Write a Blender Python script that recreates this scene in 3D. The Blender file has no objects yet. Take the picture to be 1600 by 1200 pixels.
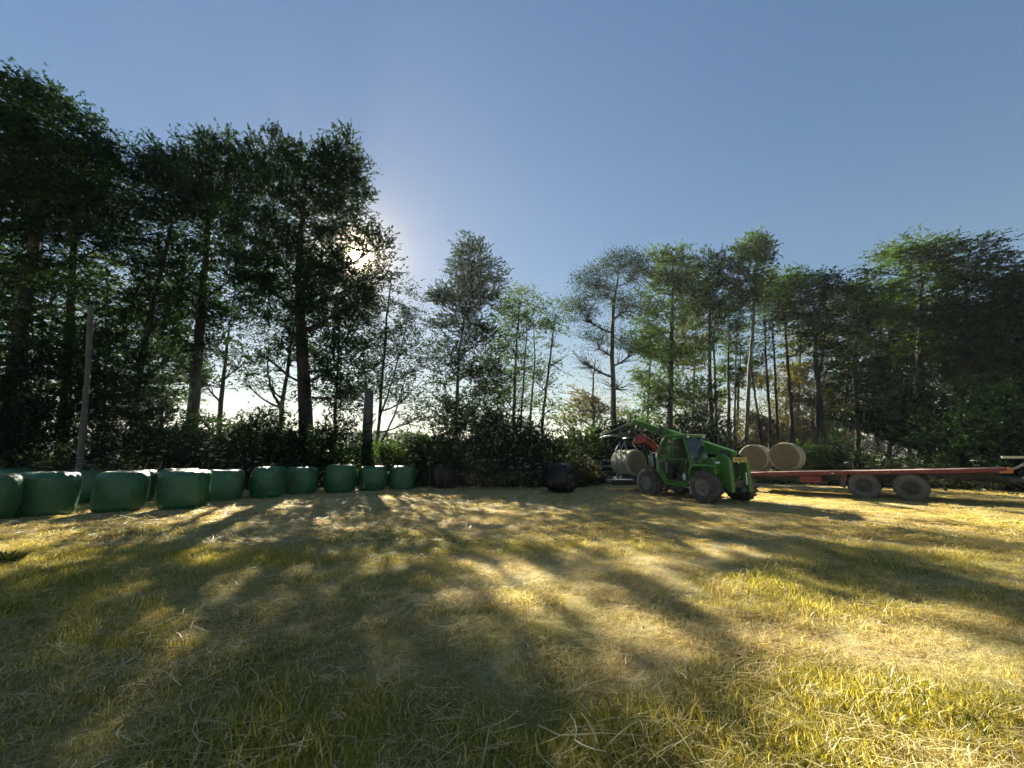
import bpy, math, random
import numpy as np
from mathutils import Vector, Matrix, noise as mnoise

random.seed(7)
RNG = np.random.default_rng(7)
PI = math.pi
sc = bpy.context.scene
COL = sc.collection

# ------------------------------------------------------------------ camera, sky, sun, exposure
CAMH, PITCH, FPX = 1.55, math.radians(10.2), 620.0
cam_d = bpy.data.cameras.new('camera')
cam_d.sensor_width = 36.0
cam_d.lens = FPX / 1600 * 36
cam_d.clip_end = 6000
cam_d.clip_start = 0.05
cam = bpy.data.objects.new('camera', cam_d)
COL.objects.link(cam)
cam.location = (0, 0, CAMH)
cam.rotation_euler = (PI / 2 + PITCH, 0, 0)
sc.camera = cam

CP, SP = math.cos(PITCH), math.sin(PITCH)


def ray(px, py):
    u, v = (px - 800) / FPX, (600 - py) / FPX
    return Vector((u, CP - v * SP, SP + v * CP))


def at(px, py, Y):
    d = ray(px, py)
    t = Y / d.y
    return Vector((d.x * t, Y, CAMH + d.z * t))


def G(px, py, z=0.0):
    d = ray(px, py)
    t = (z - CAMH) / d.z
    return Vector((d.x * t, d.y * t, z))


def mpp(px, py, Y):
    return (Y / ray(px, py).y) / FPX


SUN = ray(555, 400).normalized()
SUN_EL = math.asin(SUN.z)
SUN_AZ = math.atan2(SUN.x, SUN.y)

world = bpy.data.worlds.new('World')
sc.world = world
world.use_nodes = True
wn, wl = world.node_tree.nodes, world.node_tree.links
wn.clear()
w_out = wn.new('ShaderNodeOutputWorld')
w_bg = wn.new('ShaderNodeBackground')
sky = wn.new('ShaderNodeTexSky')
sky.sky_type = 'NISHITA'
sky.sun_disc = False
sky.sun_elevation = SUN_EL
sky.sun_rotation = SUN_AZ
sky.altitude = 50
sky.air_density = 1.4
sky.dust_density = 0.15
sky.ozone_density = 2.0
w_bg.inputs['Strength'].default_value = 0.05
# the sun itself, a small bright disc with its aureole
tc = wn.new('ShaderNodeTexCoord')
nrm = wn.new('ShaderNodeVectorMath'); nrm.operation = 'NORMALIZE'
dot = wn.new('ShaderNodeVectorMath'); dot.operation = 'DOT_PRODUCT'
dot.inputs[1].default_value = SUN
wl.new(tc.outputs['Generated'], nrm.inputs[0])
wl.new(nrm.outputs[0], dot.inputs[0])


def wmath(op, a, b):
    n = wn.new('ShaderNodeMath'); n.operation = op
    for i, x in enumerate((a, b)):
        if isinstance(x, (int, float)):
            n.inputs[i].default_value = x
        else:
            wl.new(x, n.inputs[i])
    return n.outputs[0]


cosang = wmath('MAXIMUM', dot.outputs['Value'], 0.0)
disc = wmath('MULTIPLY', wmath('GREATER_THAN', cosang, math.cos(math.radians(0.42))), 900.0)
aur = wmath('MULTIPLY', wmath('ADD', wmath('MULTIPLY', wmath('POWER', cosang, 9000.0), 10.0), wmath('POWER', cosang, 1200.0)), 14.0)
aur2 = wmath('MULTIPLY', wmath('POWER', cosang, 200.0), 1.6)
glow = wmath('ADD', wmath('ADD', disc, aur), aur2)
gcol = wn.new('ShaderNodeMix'); gcol.data_type = 'RGBA'; gcol.blend_type = 'MULTIPLY'
gcol.inputs['Factor'].default_value = 1.0
wl.new(glow, gcol.inputs['A'])
gcol.inputs['B'].default_value = (1.0, 0.76, 0.42, 1)
hsv = wn.new('ShaderNodeHueSaturation')
hsv.inputs['Saturation'].default_value = 1.56
hsv.inputs['Value'].default_value = 0.55
hsv.inputs['Hue'].default_value = 0.511
gam = wn.new('ShaderNodeGamma'); gam.inputs['Gamma'].default_value = 0.6
wl.new(sky.outputs['Color'], gam.inputs['Color'])
wl.new(gam.outputs[0], hsv.inputs['Color'])
addn = wn.new('ShaderNodeMix'); addn.data_type = 'RGBA'; addn.blend_type = 'ADD'
addn.inputs['Factor'].default_value = 1.0
wl.new(hsv.outputs['Color'], addn.inputs['A'])
wl.new(gcol.outputs['Result'], addn.inputs['B'])
wl.new(addn.outputs['Result'], w_bg.inputs['Color'])
wl.new(w_bg.outputs[0], w_out.inputs['Surface'])

sun_d = bpy.data.lights.new('sun', 'SUN')
sun_d.energy = 4.0
sun_d.angle = math.radians(0.6)
sun_d.color = (1.0, 0.93, 0.78)
sun_o = bpy.data.objects.new('sun', sun_d)
COL.objects.link(sun_o)
sun_o.rotation_euler = SUN.to_track_quat('Z', 'Y').to_euler()
sun_o.location = (0, 0, 60)

sc.view_settings.view_transform = 'Standard'
sc.view_settings.look = 'None'
sc.view_settings.exposure = 2.85
sc.view_settings.gamma = 1.0
sc.view_settings.use_curve_mapping = False
sc.render.engine = 'CYCLES'
sc.cycles.max_bounces = 9
sc.cycles.diffuse_bounces = 6
sc.cycles.transmission_bounces = 4
sc.cycles.use_denoising = True
sc.cycles.sample_clamp_indirect = 6.0


# ------------------------------------------------------------------ small helpers
_T = RNG.random((8, 256, 256))


def vnoise(x, y, k=0):
    x = np.asarray(x, float); y = np.asarray(y, float)
    xi, yi = np.floor(x).astype(int), np.floor(y).astype(int)
    fx, fy = x - xi, y - yi
    fx = fx * fx * (3 - 2 * fx); fy = fy * fy * (3 - 2 * fy)
    t = _T[k % 8]
    a, b = t[xi & 255, yi & 255], t[(xi + 1) & 255, yi & 255]
    c, d = t[xi & 255, (yi + 1) & 255], t[(xi + 1) & 255, (yi + 1) & 255]
    return (a + (b - a) * fx) * (1 - fy) + (c + (d - c) * fx) * fy


def fbm(x, y, k=0, o=3):
    s, a = 0, 0.5
    for i in range(o):
        s = s + a * vnoise(x * 2 ** i + 17.3 * i, y * 2 ** i + 5.1 * i, k + i)
        a *= 0.5
    return s / (1 - 0.5 ** o)


def hgt(x, y):
    return 0.10 * (fbm(np.asarray(x) * 0.16 + 40, np.asarray(y) * 0.22 + 40, 1) - 0.5) \
        + 0.05 * (fbm(np.asarray(x) * 0.7 + 9, np.asarray(y) * 1.1 + 9, 3) - 0.5)


def hz(x, y):
    return float(hgt(np.array([x]), np.array([y]))[0])


class MB:
    """collects simple shapes into one mesh"""
    def __init__(s):
        s.v, s.f, s.sm = [], [], []

    def add(s, vs, fs, smooth=False):
        o = len(s.v)
        s.v += [tuple(v) for v in vs]
        s.f += [tuple(i + o for i in f) for f in fs]
        s.sm += [smooth] * len(fs)
        return s

    def box(s, x0, x1, y0, y1, z0, z1, M=None):
        vs = [Vector((x, y, z)) for z in (z0, z1) for y in (y0, y1) for x in (x0, x1)]
        if M: vs = [M @ v for v in vs]
        return s.add(vs, [(0, 2, 3, 1), (4, 5, 7, 6), (0, 1, 5, 4), (2, 6, 7, 3), (0, 4, 6, 2), (1, 3, 7, 5)])

    def bar(s, a, b, w, h, up=(0, 0, 1)):
        """a rectangular bar from a to b, w wide, h high"""
        a, b = Vector(a), Vector(b)
        d = (b - a).normalized()
        x = d.cross(Vector(up))
        if x.length < 1e-4: x = d.cross(Vector((1, 0, 0)))
        x.normalize(); y = x.cross(d).normalized()
        vs = []
        for p in (a, b):
            for i, j in ((-1, -1), (1, -1), (1, 1), (-1, 1)):
                vs.append(p + x * (w / 2 * i) + y * (h / 2 * j))
        return s.add(vs, [(0, 1, 2, 3)[::-1], (4, 5, 6, 7)[::1], (0, 1, 5, 4), (1, 2, 6, 5), (2, 3, 7, 6), (3, 0, 4, 7)])

    def tube(s, pts, rad, n=8, cap=True):
        pts = [Vector(p) for p in pts]
        if not hasattr(rad, '__len__'): rad = [rad] * len(pts)
        o = []
        ref = Vector((0.31, 0.17, 0.93)).normalized()
        prev = None
        for i, p in enumerate(pts):
            d = (pts[min(i + 1, len(pts) - 1)] - pts[max(i - 1, 0)])
            if d.length < 1e-9: d = Vector((0, 0, 1))
            d.normalize()
            if prev is None:
                r = ref if abs(d.dot(ref)) < 0.95 else Vector((1, 0, 0))
                x = d.cross(r).normalized()
            else:
                x = prev - d * prev.dot(d)
                x = x.normalized() if x.length > 1e-6 else d.cross(ref).normalized()
            prev = x
            y = d.cross(x)
            for k in range(n):
                a = 2 * PI * k / n
                o.append(p + (x * math.cos(a) + y * math.sin(a)) * rad[i])
        fs = []
        for i in range(len(pts) - 1):
            for k in range(n):
                fs.append((i * n + k, i * n + (k + 1) % n, (i + 1) * n + (k + 1) % n, (i + 1) * n + k))
        if cap:
            fs.append(tuple(range(n))[::-1])
            fs.append(tuple((len(pts) - 1) * n + k for k in range(n)))
        return s.add(o, fs, True)

    def lathe(s, prof, n=32, M=None, smooth=True, caps=False):
        """profile of (r, z) turned about z"""
        vs, fs = [], []
        for r, z in prof:
            for k in range(n):
                a = 2 * PI * k / n
                v = Vector((r * math.cos(a), r * math.sin(a), z))
                vs.append(M @ v if M else v)
        for i in range(len(prof) - 1):
            for k in range(n):
                fs.append((i * n + k, i * n + (k + 1) % n, (i + 1) * n + (k + 1) % n, (i + 1) * n + k))
        if caps:
            fs.append(tuple(range(n))[::-1])
            fs.append(tuple((len(prof) - 1) * n + k for k in range(n)))
        return s.add(vs, fs, smooth)

    def prism(s, poly, y0, y1, M=None):
        """polygon in x,z extruded along y"""
        n = len(poly)
        vs = [Vector((x, y0, z)) for x, z in poly] + [Vector((x, y1, z)) for x, z in poly]
        if M: vs = [M @ v for v in vs]
        fs = [tuple(range(n)), tuple(range(n, 2 * n))[::-1]]
        fs += [(i, i + n, (i + 1) % n + n, (i + 1) % n) for i in range(n)]
        return s.add(vs, fs)

    def mesh(s, name):
        me = bpy.data.meshes.new(name)
        me.from_pydata(s.v, [], s.f)
        me.polygons.foreach_set('use_smooth', s.sm)
        me.update()
        return me


def obj(name, mb, mat, parent=None, bevel=0.0, label=None):
    me = mb.mesh(name) if isinstance(mb, MB) else mb
    if mat and not me.materials: me.materials.append(mat)
    o = bpy.data.objects.new(name, me)
    COL.objects.link(o)
    if parent: o.parent = parent
    if bevel:
        b = o.modifiers.new('bevel', 'BEVEL')
        b.width = bevel; b.segments = 2; b.limit_method = 'ANGLE'; b.angle_limit = math.radians(40)
    if label: o['label'] = label
    return o


def tag(o, label=None, cat=None, group=None, kind=None):
    if label: o['label'] = label
    if cat: o['category'] = cat
    if group: o['group'] = group
    if kind: o['kind'] = kind
    return o


def thing(name, label, cat, loc=(0, 0, 0), rz=0.0, group=None):
    o = bpy.data.objects.new(name, None)
    o.empty_display_size = 0.3
    COL.objects.link(o)
    o.location = loc
    o.rotation_euler = (0, 0, rz)
    return tag(o, label, cat, group)


def quads_mesh(name, V, nper=4):
    """V: (N, nper, 3) -> a mesh of N separate polygons"""
    n = len(V)
    me = bpy.data.meshes.new(name)
    me.vertices.add(n * nper)
    me.vertices.foreach_set('co', np.ascontiguousarray(V, dtype=np.float32).ravel())
    me.loops.add(n * nper)
    me.loops.foreach_set('vertex_index', np.arange(n * nper, dtype=np.int32))
    me.polygons.add(n)
    me.polygons.foreach_set('loop_start', np.arange(0, n * nper, nper, dtype=np.int32))
    me.update(calc_edges=True)
    return me


# ------------------------------------------------------------------ materials
class NT:
    def __init__(s, name):
        s.m = bpy.data.materials.new(name)
        s.m.use_nodes = True
        s.n, s.l = s.m.node_tree.nodes, s.m.node_tree.links
        s.n.clear()
        s.out = s.n.new('ShaderNodeOutputMaterial')

    def new(s, t, **kw):
        n = s.n.new(t)
        for k, v in kw.items():
            if k in n.inputs: n.inputs[k].default_value = v
            else: setattr(n, k, v)
        return n

    def link(s, a, b): s.l.new(a, b)

    def noise(s, scale, detail=4, rough=0.6, vec=None, dist=0.0):
        n = s.new('ShaderNodeTexNoise', Scale=scale, Detail=detail, Roughness=rough, Distortion=dist)
        if vec is not None: s.link(vec, n.inputs['Vector'])
        return n.outputs[0]

    def ramp(s, fac, stops):
        r = s.n.new('ShaderNodeValToRGB')
        e = r.color_ramp.elements
        while len(e) > 1: e.remove(e[-1])
        e[0].position = stops[0][0]; e[0].color = (*stops[0][1], 1)
        for p, c in stops[1:]:
            k = e.new(p); k.color = (*c, 1)
        s.link(fac, r.inputs[0])
        return r.outputs['Color']

    def mix(s, fac, a, b, mode='MIX'):
        m = s.n.new('ShaderNodeMix'); m.data_type = 'RGBA'; m.blend_type = mode
        for i, x in (('Factor', fac), ('A', a), ('B', b)):
            if isinstance(x, (int, float)): m.inputs[i].default_value = x
            elif isinstance(x, tuple): m.inputs[i].default_value = (*x, 1)
            else: s.link(x, m.inputs[i])
        return m.outputs['Result']

    def math(s, op, a, b=0.0):
        m = s.n.new('ShaderNodeMath'); m.operation = op
        for i, x in enumerate((a, b)):
            if isinstance(x, (int, float)): m.inputs[i].default_value = x
            else: s.link(x, m.inputs[i])
        return m.outputs[0]

    def objco(s):
        return s.new('ShaderNodeTexCoord').outputs['Object']

    def worldpos(s):
        return s.new('ShaderNodeNewGeometry').outputs['Position']

    def bump(s, h, strength, dist=0.02):
        b = s.new('ShaderNodeBump', Strength=strength, Distance=dist)
        s.link(h, b.inputs['Height'])
        return b.outputs[0]


def surf(name, c1, c2, scale=6.0, rough=0.6, metal=0.0, bump=0.0, bscale=40.0, c3=None, spec=0.5, bdist=0.02, stretch=None):
    t = NT(name)
    co = t.objco()
    if stretch:
        mp = t.new('ShaderNodeMapping'); mp.inputs['Scale'].default_value = stretch
        t.link(co, mp.inputs['Vector']); co = mp.outputs[0]
    n1 = t.noise(scale, 6, 0.65, co)
    stops = [(0.32, c1), (0.68, c2)] if c3 is None else [(0.3, c1), (0.52, c2), (0.72, c3)]
    col = t.ramp(n1, stops)
    p = t.new('ShaderNodeBsdfPrincipled', Metallic=metal)
    p.inputs['Specular IOR Level'].default_value = spec
    t.link(col, p.inputs['Base Color'])
    n2 = t.noise(scale * 2.7, 3, 0.5, co)
    r = t.math('ADD', t.math('MULTIPLY', n2, 0.3), rough - 0.15)
    t.link(r, p.inputs['Roughness'])
    if bump:
        t.link(t.bump(t.noise(bscale, 5, 0.6, co), bump, bdist), p.inputs['Normal'])
    t.link(p.outputs[0], t.out.inputs['Surface'])
    return t.m


def leaf_mat(name, stops, tcol, trans=0.42, gloss=0.05):
    t = NT(name)
    g = t.new('ShaderNodeNewGeometry')
    big = t.noise(0.35, 2, 0.5, g.outputs['Position'])
    fac = t.math('ADD', t.math('MULTIPLY', g.outputs['Random Per Island'], 0.65), t.math('MULTIPLY', t.math('SUBTRACT', big, 0.32), 1.0))
    col = t.ramp(fac, stops)
    d = t.new('ShaderNodeBsdfDiffuse')
    t.link(col, d.inputs['Color'])
    tr = t.new('ShaderNodeBsdfTranslucent')
    t.link(t.mix(1.0, col, tcol, 'MULTIPLY'), tr.inputs['Color'])
    m = t.new('ShaderNodeMixShader', Fac=trans)
    t.link(d.outputs[0], m.inputs[1]); t.link(tr.outputs[0], m.inputs[2])
    gl = t.new('ShaderNodeBsdfGlossy', Roughness=0.42)
    gl.inputs['Color'].default_value = (0.8, 0.85, 0.9, 1)
    m2 = t.new('ShaderNodeMixShader', Fac=gloss)
    t.link(m.outputs[0], m2.inputs[1]); t.link(gl.outputs[0], m2.inputs[2])
    t.link(m2.outputs[0], t.out.inputs['Surface'])
    return t.m


M = {}
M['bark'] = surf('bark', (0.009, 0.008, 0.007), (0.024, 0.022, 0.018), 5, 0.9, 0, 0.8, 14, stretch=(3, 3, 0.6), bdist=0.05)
M['bark_pale'] = surf('pale bark', (0.03, 0.03, 0.026), (0.075, 0.072, 0.063), 4, 0.85, 0, 0.5, 16, c3=(0.07, 0.075, 0.06), stretch=(2, 2, 0.5), bdist=0.03)
M['pole'] = surf('weathered pale trunk', (0.012, 0.014, 0.011), (0.07, 0.07, 0.06), 2.5, 0.85, 0, 0.5, 18, c3=(0.04, 0.045, 0.035), bdist=0.03)
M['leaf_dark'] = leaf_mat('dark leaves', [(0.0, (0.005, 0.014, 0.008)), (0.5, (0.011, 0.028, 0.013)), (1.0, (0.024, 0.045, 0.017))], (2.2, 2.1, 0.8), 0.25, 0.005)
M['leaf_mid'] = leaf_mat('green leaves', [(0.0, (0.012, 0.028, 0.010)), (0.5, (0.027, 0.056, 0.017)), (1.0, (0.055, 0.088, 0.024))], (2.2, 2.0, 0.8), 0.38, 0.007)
M['leaf_gold'] = leaf_mat('backlit gold leaves', [(0.0, (0.024, 0.030, 0.010)), (0.5, (0.050, 0.052, 0.015)), (1.0, (0.085, 0.076, 0.02))], (2.3, 1.9, 0.7), 0.5, 0.03)  # gold of sun-backed foliage painted into the leaf colour
M['weed'] = leaf_mat('weed leaves', [(0.0, (0.012, 0.022, 0.008)), (0.5, (0.026, 0.042, 0.014)), (1.0, (0.06, 0.068, 0.024))], (2.0, 1.9, 0.7), 0.36, 0.03)
M['petal'] = leaf_mat('white petals', [(0.0, (0.55, 0.55, 0.50)), (1.0, (0.8, 0.8, 0.74))], (1.0, 1.0, 0.9), 0.4, 0.02)
M['stem'] = surf('green stems', (0.05, 0.09, 0.03), (0.09, 0.13, 0.04), 6, 0.7)


def film(name, c1, c2, spec=0.6):
    t = NT(name)
    co = t.objco()
    n = t.noise(5.0, 7, 0.7, co, 0.8)
    col = t.ramp(n, [(0.3, c1), (0.7, c2)])
    p = t.new('ShaderNodeBsdfPrincipled', Roughness=0.34)
    p.inputs['Specular IOR Level'].default_value = spec
    t.link(col, p.inputs['Base Color'])
    mp = t.new('ShaderNodeMapping'); mp.inputs['Scale'].default_value = (9, 9, 2.2)
    t.link(co, mp.inputs['Vector'])
    w = t.noise(2.2, 5, 0.6, mp.outputs[0], 1.2)
    fine = t.noise(60, 3, 0.6, co)
    wv = t.new('ShaderNodeTexWave', Scale=1.5, Distortion=3.2, Detail=3.0)
    wv.bands_direction = 'Z'
    t.link(co, wv.inputs['Vector'])
    h = t.math('ADD', t.math('ADD', w, t.math('MULTIPLY', fine, 0.2)), t.math('MULTIPLY', wv.outputs['Fac'], 0.10))
    t.link(t.bump(h, 0.75, 0.035), p.inputs['Normal'])
    t.link(t.math('ADD', t.math('MULTIPLY', t.noise(5, 3, 0.6, co), 0.25), 0.22), p.inputs['Roughness'])
    t.link(p.outputs[0], t.out.inputs['Surface'])
    return t.m


M['film_green'] = film('green bale film', (0.010, 0.074, 0.024), (0.018, 0.120, 0.042))
M['film_black'] = film('black bale film', (0.002, 0.002, 0.003), (0.005, 0.005, 0.006), 0.28)


def hay_mat():
    t = NT('round bale hay')
    co = t.objco()
    mp = t.new('ShaderNodeMapping'); mp.inputs['Scale'].default_value = (10, 60, 60)
    t.link(co, mp.inputs['Vector'])
    n = t.noise(1.4, 5, 0.7, mp.outputs[0])
    n2 = t.noise(14, 6, 0.75, co)
    f = t.math('ADD', t.math('MULTIPLY', n, 0.45), t.math('MULTIPLY', n2, 0.55))
    col = t.ramp(f, [(0.30, (0.06, 0.048, 0.03)), (0.5, (0.155, 0.13, 0.08)), (0.70, (0.29, 0.25, 0.16))])
    p = t.new('ShaderNodeBsdfPrincipled', Roughness=0.9)
    t.link(col, p.inputs['Base Color'])
    t.link(t.bump(f, 1.0, 0.06), p.inputs['Normal'])
    t.link(p.outputs[0], t.out.inputs['Surface'])
    return t.m


M['hay'] = hay_mat()
M['net'] = surf('pale net wrap', (0.25, 0.21, 0.13), (0.38, 0.34, 0.23), 24, 0.8, 0, 0.6, 60, c3=(0.20, 0.16, 0.09))
M['tele_green'] = surf('green paint', (0.027, 0.122, 0.014), (0.044, 0.175, 0.021), 2.2, 0.42, 0, 0.08, 30, c3=(0.055, 0.085, 0.03))
M['dark_paint'] = surf('dark grey paint', (0.018, 0.020, 0.020), (0.040, 0.042, 0.040), 5, 0.55, 0, 0.1, 40)
M['grey_metal'] = surf('grey metal', (0.16, 0.165, 0.165), (0.30, 0.31, 0.30), 7, 0.5, 0.5, 0.1, 50)
M['galv'] = surf('galvanised steel', (0.14, 0.15, 0.16), (0.24, 0.25, 0.26), 8, 0.55, 0.6, 0.1, 40)
M['red_paint'] = surf('red paint', (0.17, 0.010, 0.014), (0.26, 0.018, 0.022), 3, 0.4, 0, 0.05, 30)
M['trailer_red'] = surf('faded red oxide paint', (0.12, 0.015, 0.013), (0.19, 0.029, 0.024), 3.5, 0.62, 0, 0.3, 30, c3=(0.11, 0.040, 0.028))
M['orange'] = surf('faded orange paint', (0.42, 0.15, 0.05), (0.5, 0.2, 0.08), 6, 0.6)
M['rubber'] = surf('dusty rubber', (0.030, 0.029, 0.026), (0.075, 0.070, 0.06), 4, 0.9, 0, 0.4, 40, c3=(0.13, 0.115, 0.09))
M['rim_dark'] = surf('recess-shaded rim', (0.035, 0.033, 0.028), (0.075, 0.07, 0.058), 6, 0.85, 0, 0.3, 30)  # shade of the dished recess put into the trailer rim colour
M['tyre_pale'] = surf('dry mud on tyre', (0.06, 0.057, 0.048), (0.125, 0.117, 0.097), 5, 0.92, 0, 0.4, 40, c3=(0.06, 0.056, 0.045))
M['rim'] = surf('muddy rim', (0.11, 0.105, 0.085), (0.21, 0.195, 0.16), 6, 0.8, 0, 0.3, 30, c3=(0.07, 0.09, 0.055))
M['plank'] = surf('weathered deck wood', (0.13, 0.09, 0.07), (0.26, 0.19, 0.15), 4, 0.85, 0, 0.5, 25, stretch=(6, 1, 6))
M['yellow'] = surf('yellow plate', (0.42, 0.31, 0.07), (0.52, 0.39, 0.10), 8, 0.5)
M['black'] = surf('black plastic', (0.008, 0.008, 0.008), (0.02, 0.02, 0.02), 8, 0.6)
M['white'] = surf('white plastic', (0.62, 0.62, 0.60), (0.78, 0.78, 0.76), 8, 0.5)
M['pale_paint'] = surf('pale cream paint', (0.46, 0.43, 0.32), (0.60, 0.57, 0.45), 7, 0.6, 0, 0.2, 40)
M['lamp'] = surf('clear lamp lens', (0.6, 0.6, 0.58), (0.8, 0.8, 0.78), 20, 0.25)
M['film_pale'] = surf('crumpled pale film', (0.50, 0.50, 0.48), (0.70, 0.70, 0.67), 8, 0.4, 0, 0.4, 20)


def glass_mat():
    t = NT('cab glass')
    g = t.new('ShaderNodeBsdfGlossy', Roughness=0.06)
    g.inputs['Color'].default_value = (0.9, 0.95, 1, 1)
    tr = t.new('ShaderNodeBsdfTransparent')
    tr.inputs['Color'].default_value = (0.62, 0.78, 0.74, 1)
    d = t.new('ShaderNodeBsdfTranslucent')
    d.inputs['Color'].default_value = (0.42, 0.52, 0.50, 1)
    m1 = t.new('ShaderNodeMixShader', Fac=0.22)
    t.link(tr.outputs[0], m1.inputs[1]); t.link(d.outputs[0], m1.inputs[2])
    fr = t.new('ShaderNodeFresnel', IOR=1.5)
    m2 = t.new('ShaderNodeMixShader')
    t.link(fr.outputs[0], m2.inputs[0]); t.link(m1.outputs[0], m2.inputs[1]); t.link(g.outputs[0], m2.inputs[2])
    t.link(m2.outputs[0], t.out.inputs['Surface'])
    return t.m


M['glass'] = glass_mat()

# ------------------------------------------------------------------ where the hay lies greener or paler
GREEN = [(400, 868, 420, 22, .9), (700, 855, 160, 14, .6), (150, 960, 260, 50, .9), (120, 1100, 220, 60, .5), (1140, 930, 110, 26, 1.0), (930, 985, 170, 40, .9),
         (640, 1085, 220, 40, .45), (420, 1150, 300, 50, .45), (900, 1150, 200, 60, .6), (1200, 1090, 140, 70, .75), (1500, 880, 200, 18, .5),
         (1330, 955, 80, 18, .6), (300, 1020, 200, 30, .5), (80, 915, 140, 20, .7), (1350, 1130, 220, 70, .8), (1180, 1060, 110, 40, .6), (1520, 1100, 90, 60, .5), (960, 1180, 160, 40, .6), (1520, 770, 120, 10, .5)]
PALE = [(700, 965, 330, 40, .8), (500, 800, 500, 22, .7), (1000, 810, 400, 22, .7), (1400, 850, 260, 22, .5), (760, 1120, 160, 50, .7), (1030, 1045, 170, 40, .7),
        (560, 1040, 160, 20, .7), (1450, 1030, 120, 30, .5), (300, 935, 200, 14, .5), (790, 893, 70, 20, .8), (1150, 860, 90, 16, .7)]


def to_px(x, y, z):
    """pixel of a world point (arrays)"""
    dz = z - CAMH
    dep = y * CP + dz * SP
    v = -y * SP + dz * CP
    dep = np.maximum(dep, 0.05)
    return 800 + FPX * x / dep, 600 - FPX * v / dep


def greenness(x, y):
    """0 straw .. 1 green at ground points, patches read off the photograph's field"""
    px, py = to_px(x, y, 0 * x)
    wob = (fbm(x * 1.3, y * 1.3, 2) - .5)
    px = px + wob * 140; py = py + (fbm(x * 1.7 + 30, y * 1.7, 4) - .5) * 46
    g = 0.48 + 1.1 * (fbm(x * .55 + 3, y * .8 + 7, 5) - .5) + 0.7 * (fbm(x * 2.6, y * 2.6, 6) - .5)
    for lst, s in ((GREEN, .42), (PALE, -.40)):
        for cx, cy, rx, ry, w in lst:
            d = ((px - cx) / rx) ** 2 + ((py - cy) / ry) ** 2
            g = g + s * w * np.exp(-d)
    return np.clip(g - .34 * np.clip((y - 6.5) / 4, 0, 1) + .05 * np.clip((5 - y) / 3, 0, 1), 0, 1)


# ------------------------------------------------------------------ ground
def ground():
    gx = np.concatenate([-np.geomspace(600, 41, 26), np.linspace(-40, 40, 330), np.geomspace(41, 600, 20)])
    gy = np.concatenate([-np.geomspace(600, 9, 26), np.linspace(-8, 32, 260), np.geomspace(33, 600, 30)])
    X, Y = np.meshgrid(gx, gy)
    fade = np.clip((60 - np.maximum(np.abs(X), np.abs(Y))) / 20, 0, 1)
    Z = hgt(X, Y) * fade
    nx, ny = len(gx), len(gy)
    V = np.stack([X, Y, Z], -1).reshape(-1, 3)
    idx = np.arange(nx * ny).reshape(ny, nx)
    Q = np.stack([idx[:-1, :-1], idx[:-1, 1:], idx[1:, 1:], idx[1:, :-1]], -1).reshape(-1, 4)
    me = bpy.data.meshes.new('field')
    me.vertices.add(len(V)); me.vertices.foreach_set('co', V.astype(np.float32).ravel())
    me.loops.add(Q.size); me.loops.foreach_set('vertex_index', Q.astype(np.int32).ravel())
    me.polygons.add(len(Q)); me.polygons.foreach_set('loop_start', np.arange(0, Q.size, 4, dtype=np.int32))
    me.polygons.foreach_set('use_smooth', np.ones(len(Q), bool))
    me.update(calc_edges=True)
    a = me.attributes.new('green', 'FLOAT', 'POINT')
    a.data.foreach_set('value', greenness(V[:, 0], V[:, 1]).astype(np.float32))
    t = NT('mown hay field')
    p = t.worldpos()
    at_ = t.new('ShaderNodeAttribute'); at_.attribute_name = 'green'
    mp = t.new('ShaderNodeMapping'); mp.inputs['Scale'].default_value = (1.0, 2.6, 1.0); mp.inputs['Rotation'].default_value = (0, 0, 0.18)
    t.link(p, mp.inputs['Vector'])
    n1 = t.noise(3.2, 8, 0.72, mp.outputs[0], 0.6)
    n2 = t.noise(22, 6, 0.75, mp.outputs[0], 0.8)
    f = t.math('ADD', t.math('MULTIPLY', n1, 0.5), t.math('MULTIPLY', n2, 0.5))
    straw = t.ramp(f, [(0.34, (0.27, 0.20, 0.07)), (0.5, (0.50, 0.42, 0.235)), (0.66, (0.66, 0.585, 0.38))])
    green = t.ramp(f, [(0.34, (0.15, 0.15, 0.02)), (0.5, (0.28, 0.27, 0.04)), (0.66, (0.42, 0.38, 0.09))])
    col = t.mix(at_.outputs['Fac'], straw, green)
    d = t.new('ShaderNodeBsdfPrincipled', Roughness=0.95)
    d.inputs['Specular IOR Level'].default_value = 0.1
    t.link(col, d.inputs['Base Color'])
    t.link(t.bump(f, 1.0, 0.10), d.inputs['Normal'])
    t.link(d.outputs[0], t.out.inputs['Surface'])
    o = obj('field_ground', me, t.m)
    tag(o, 'mown hay field of straw and green stubble', kind='structure')


ground()


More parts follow.
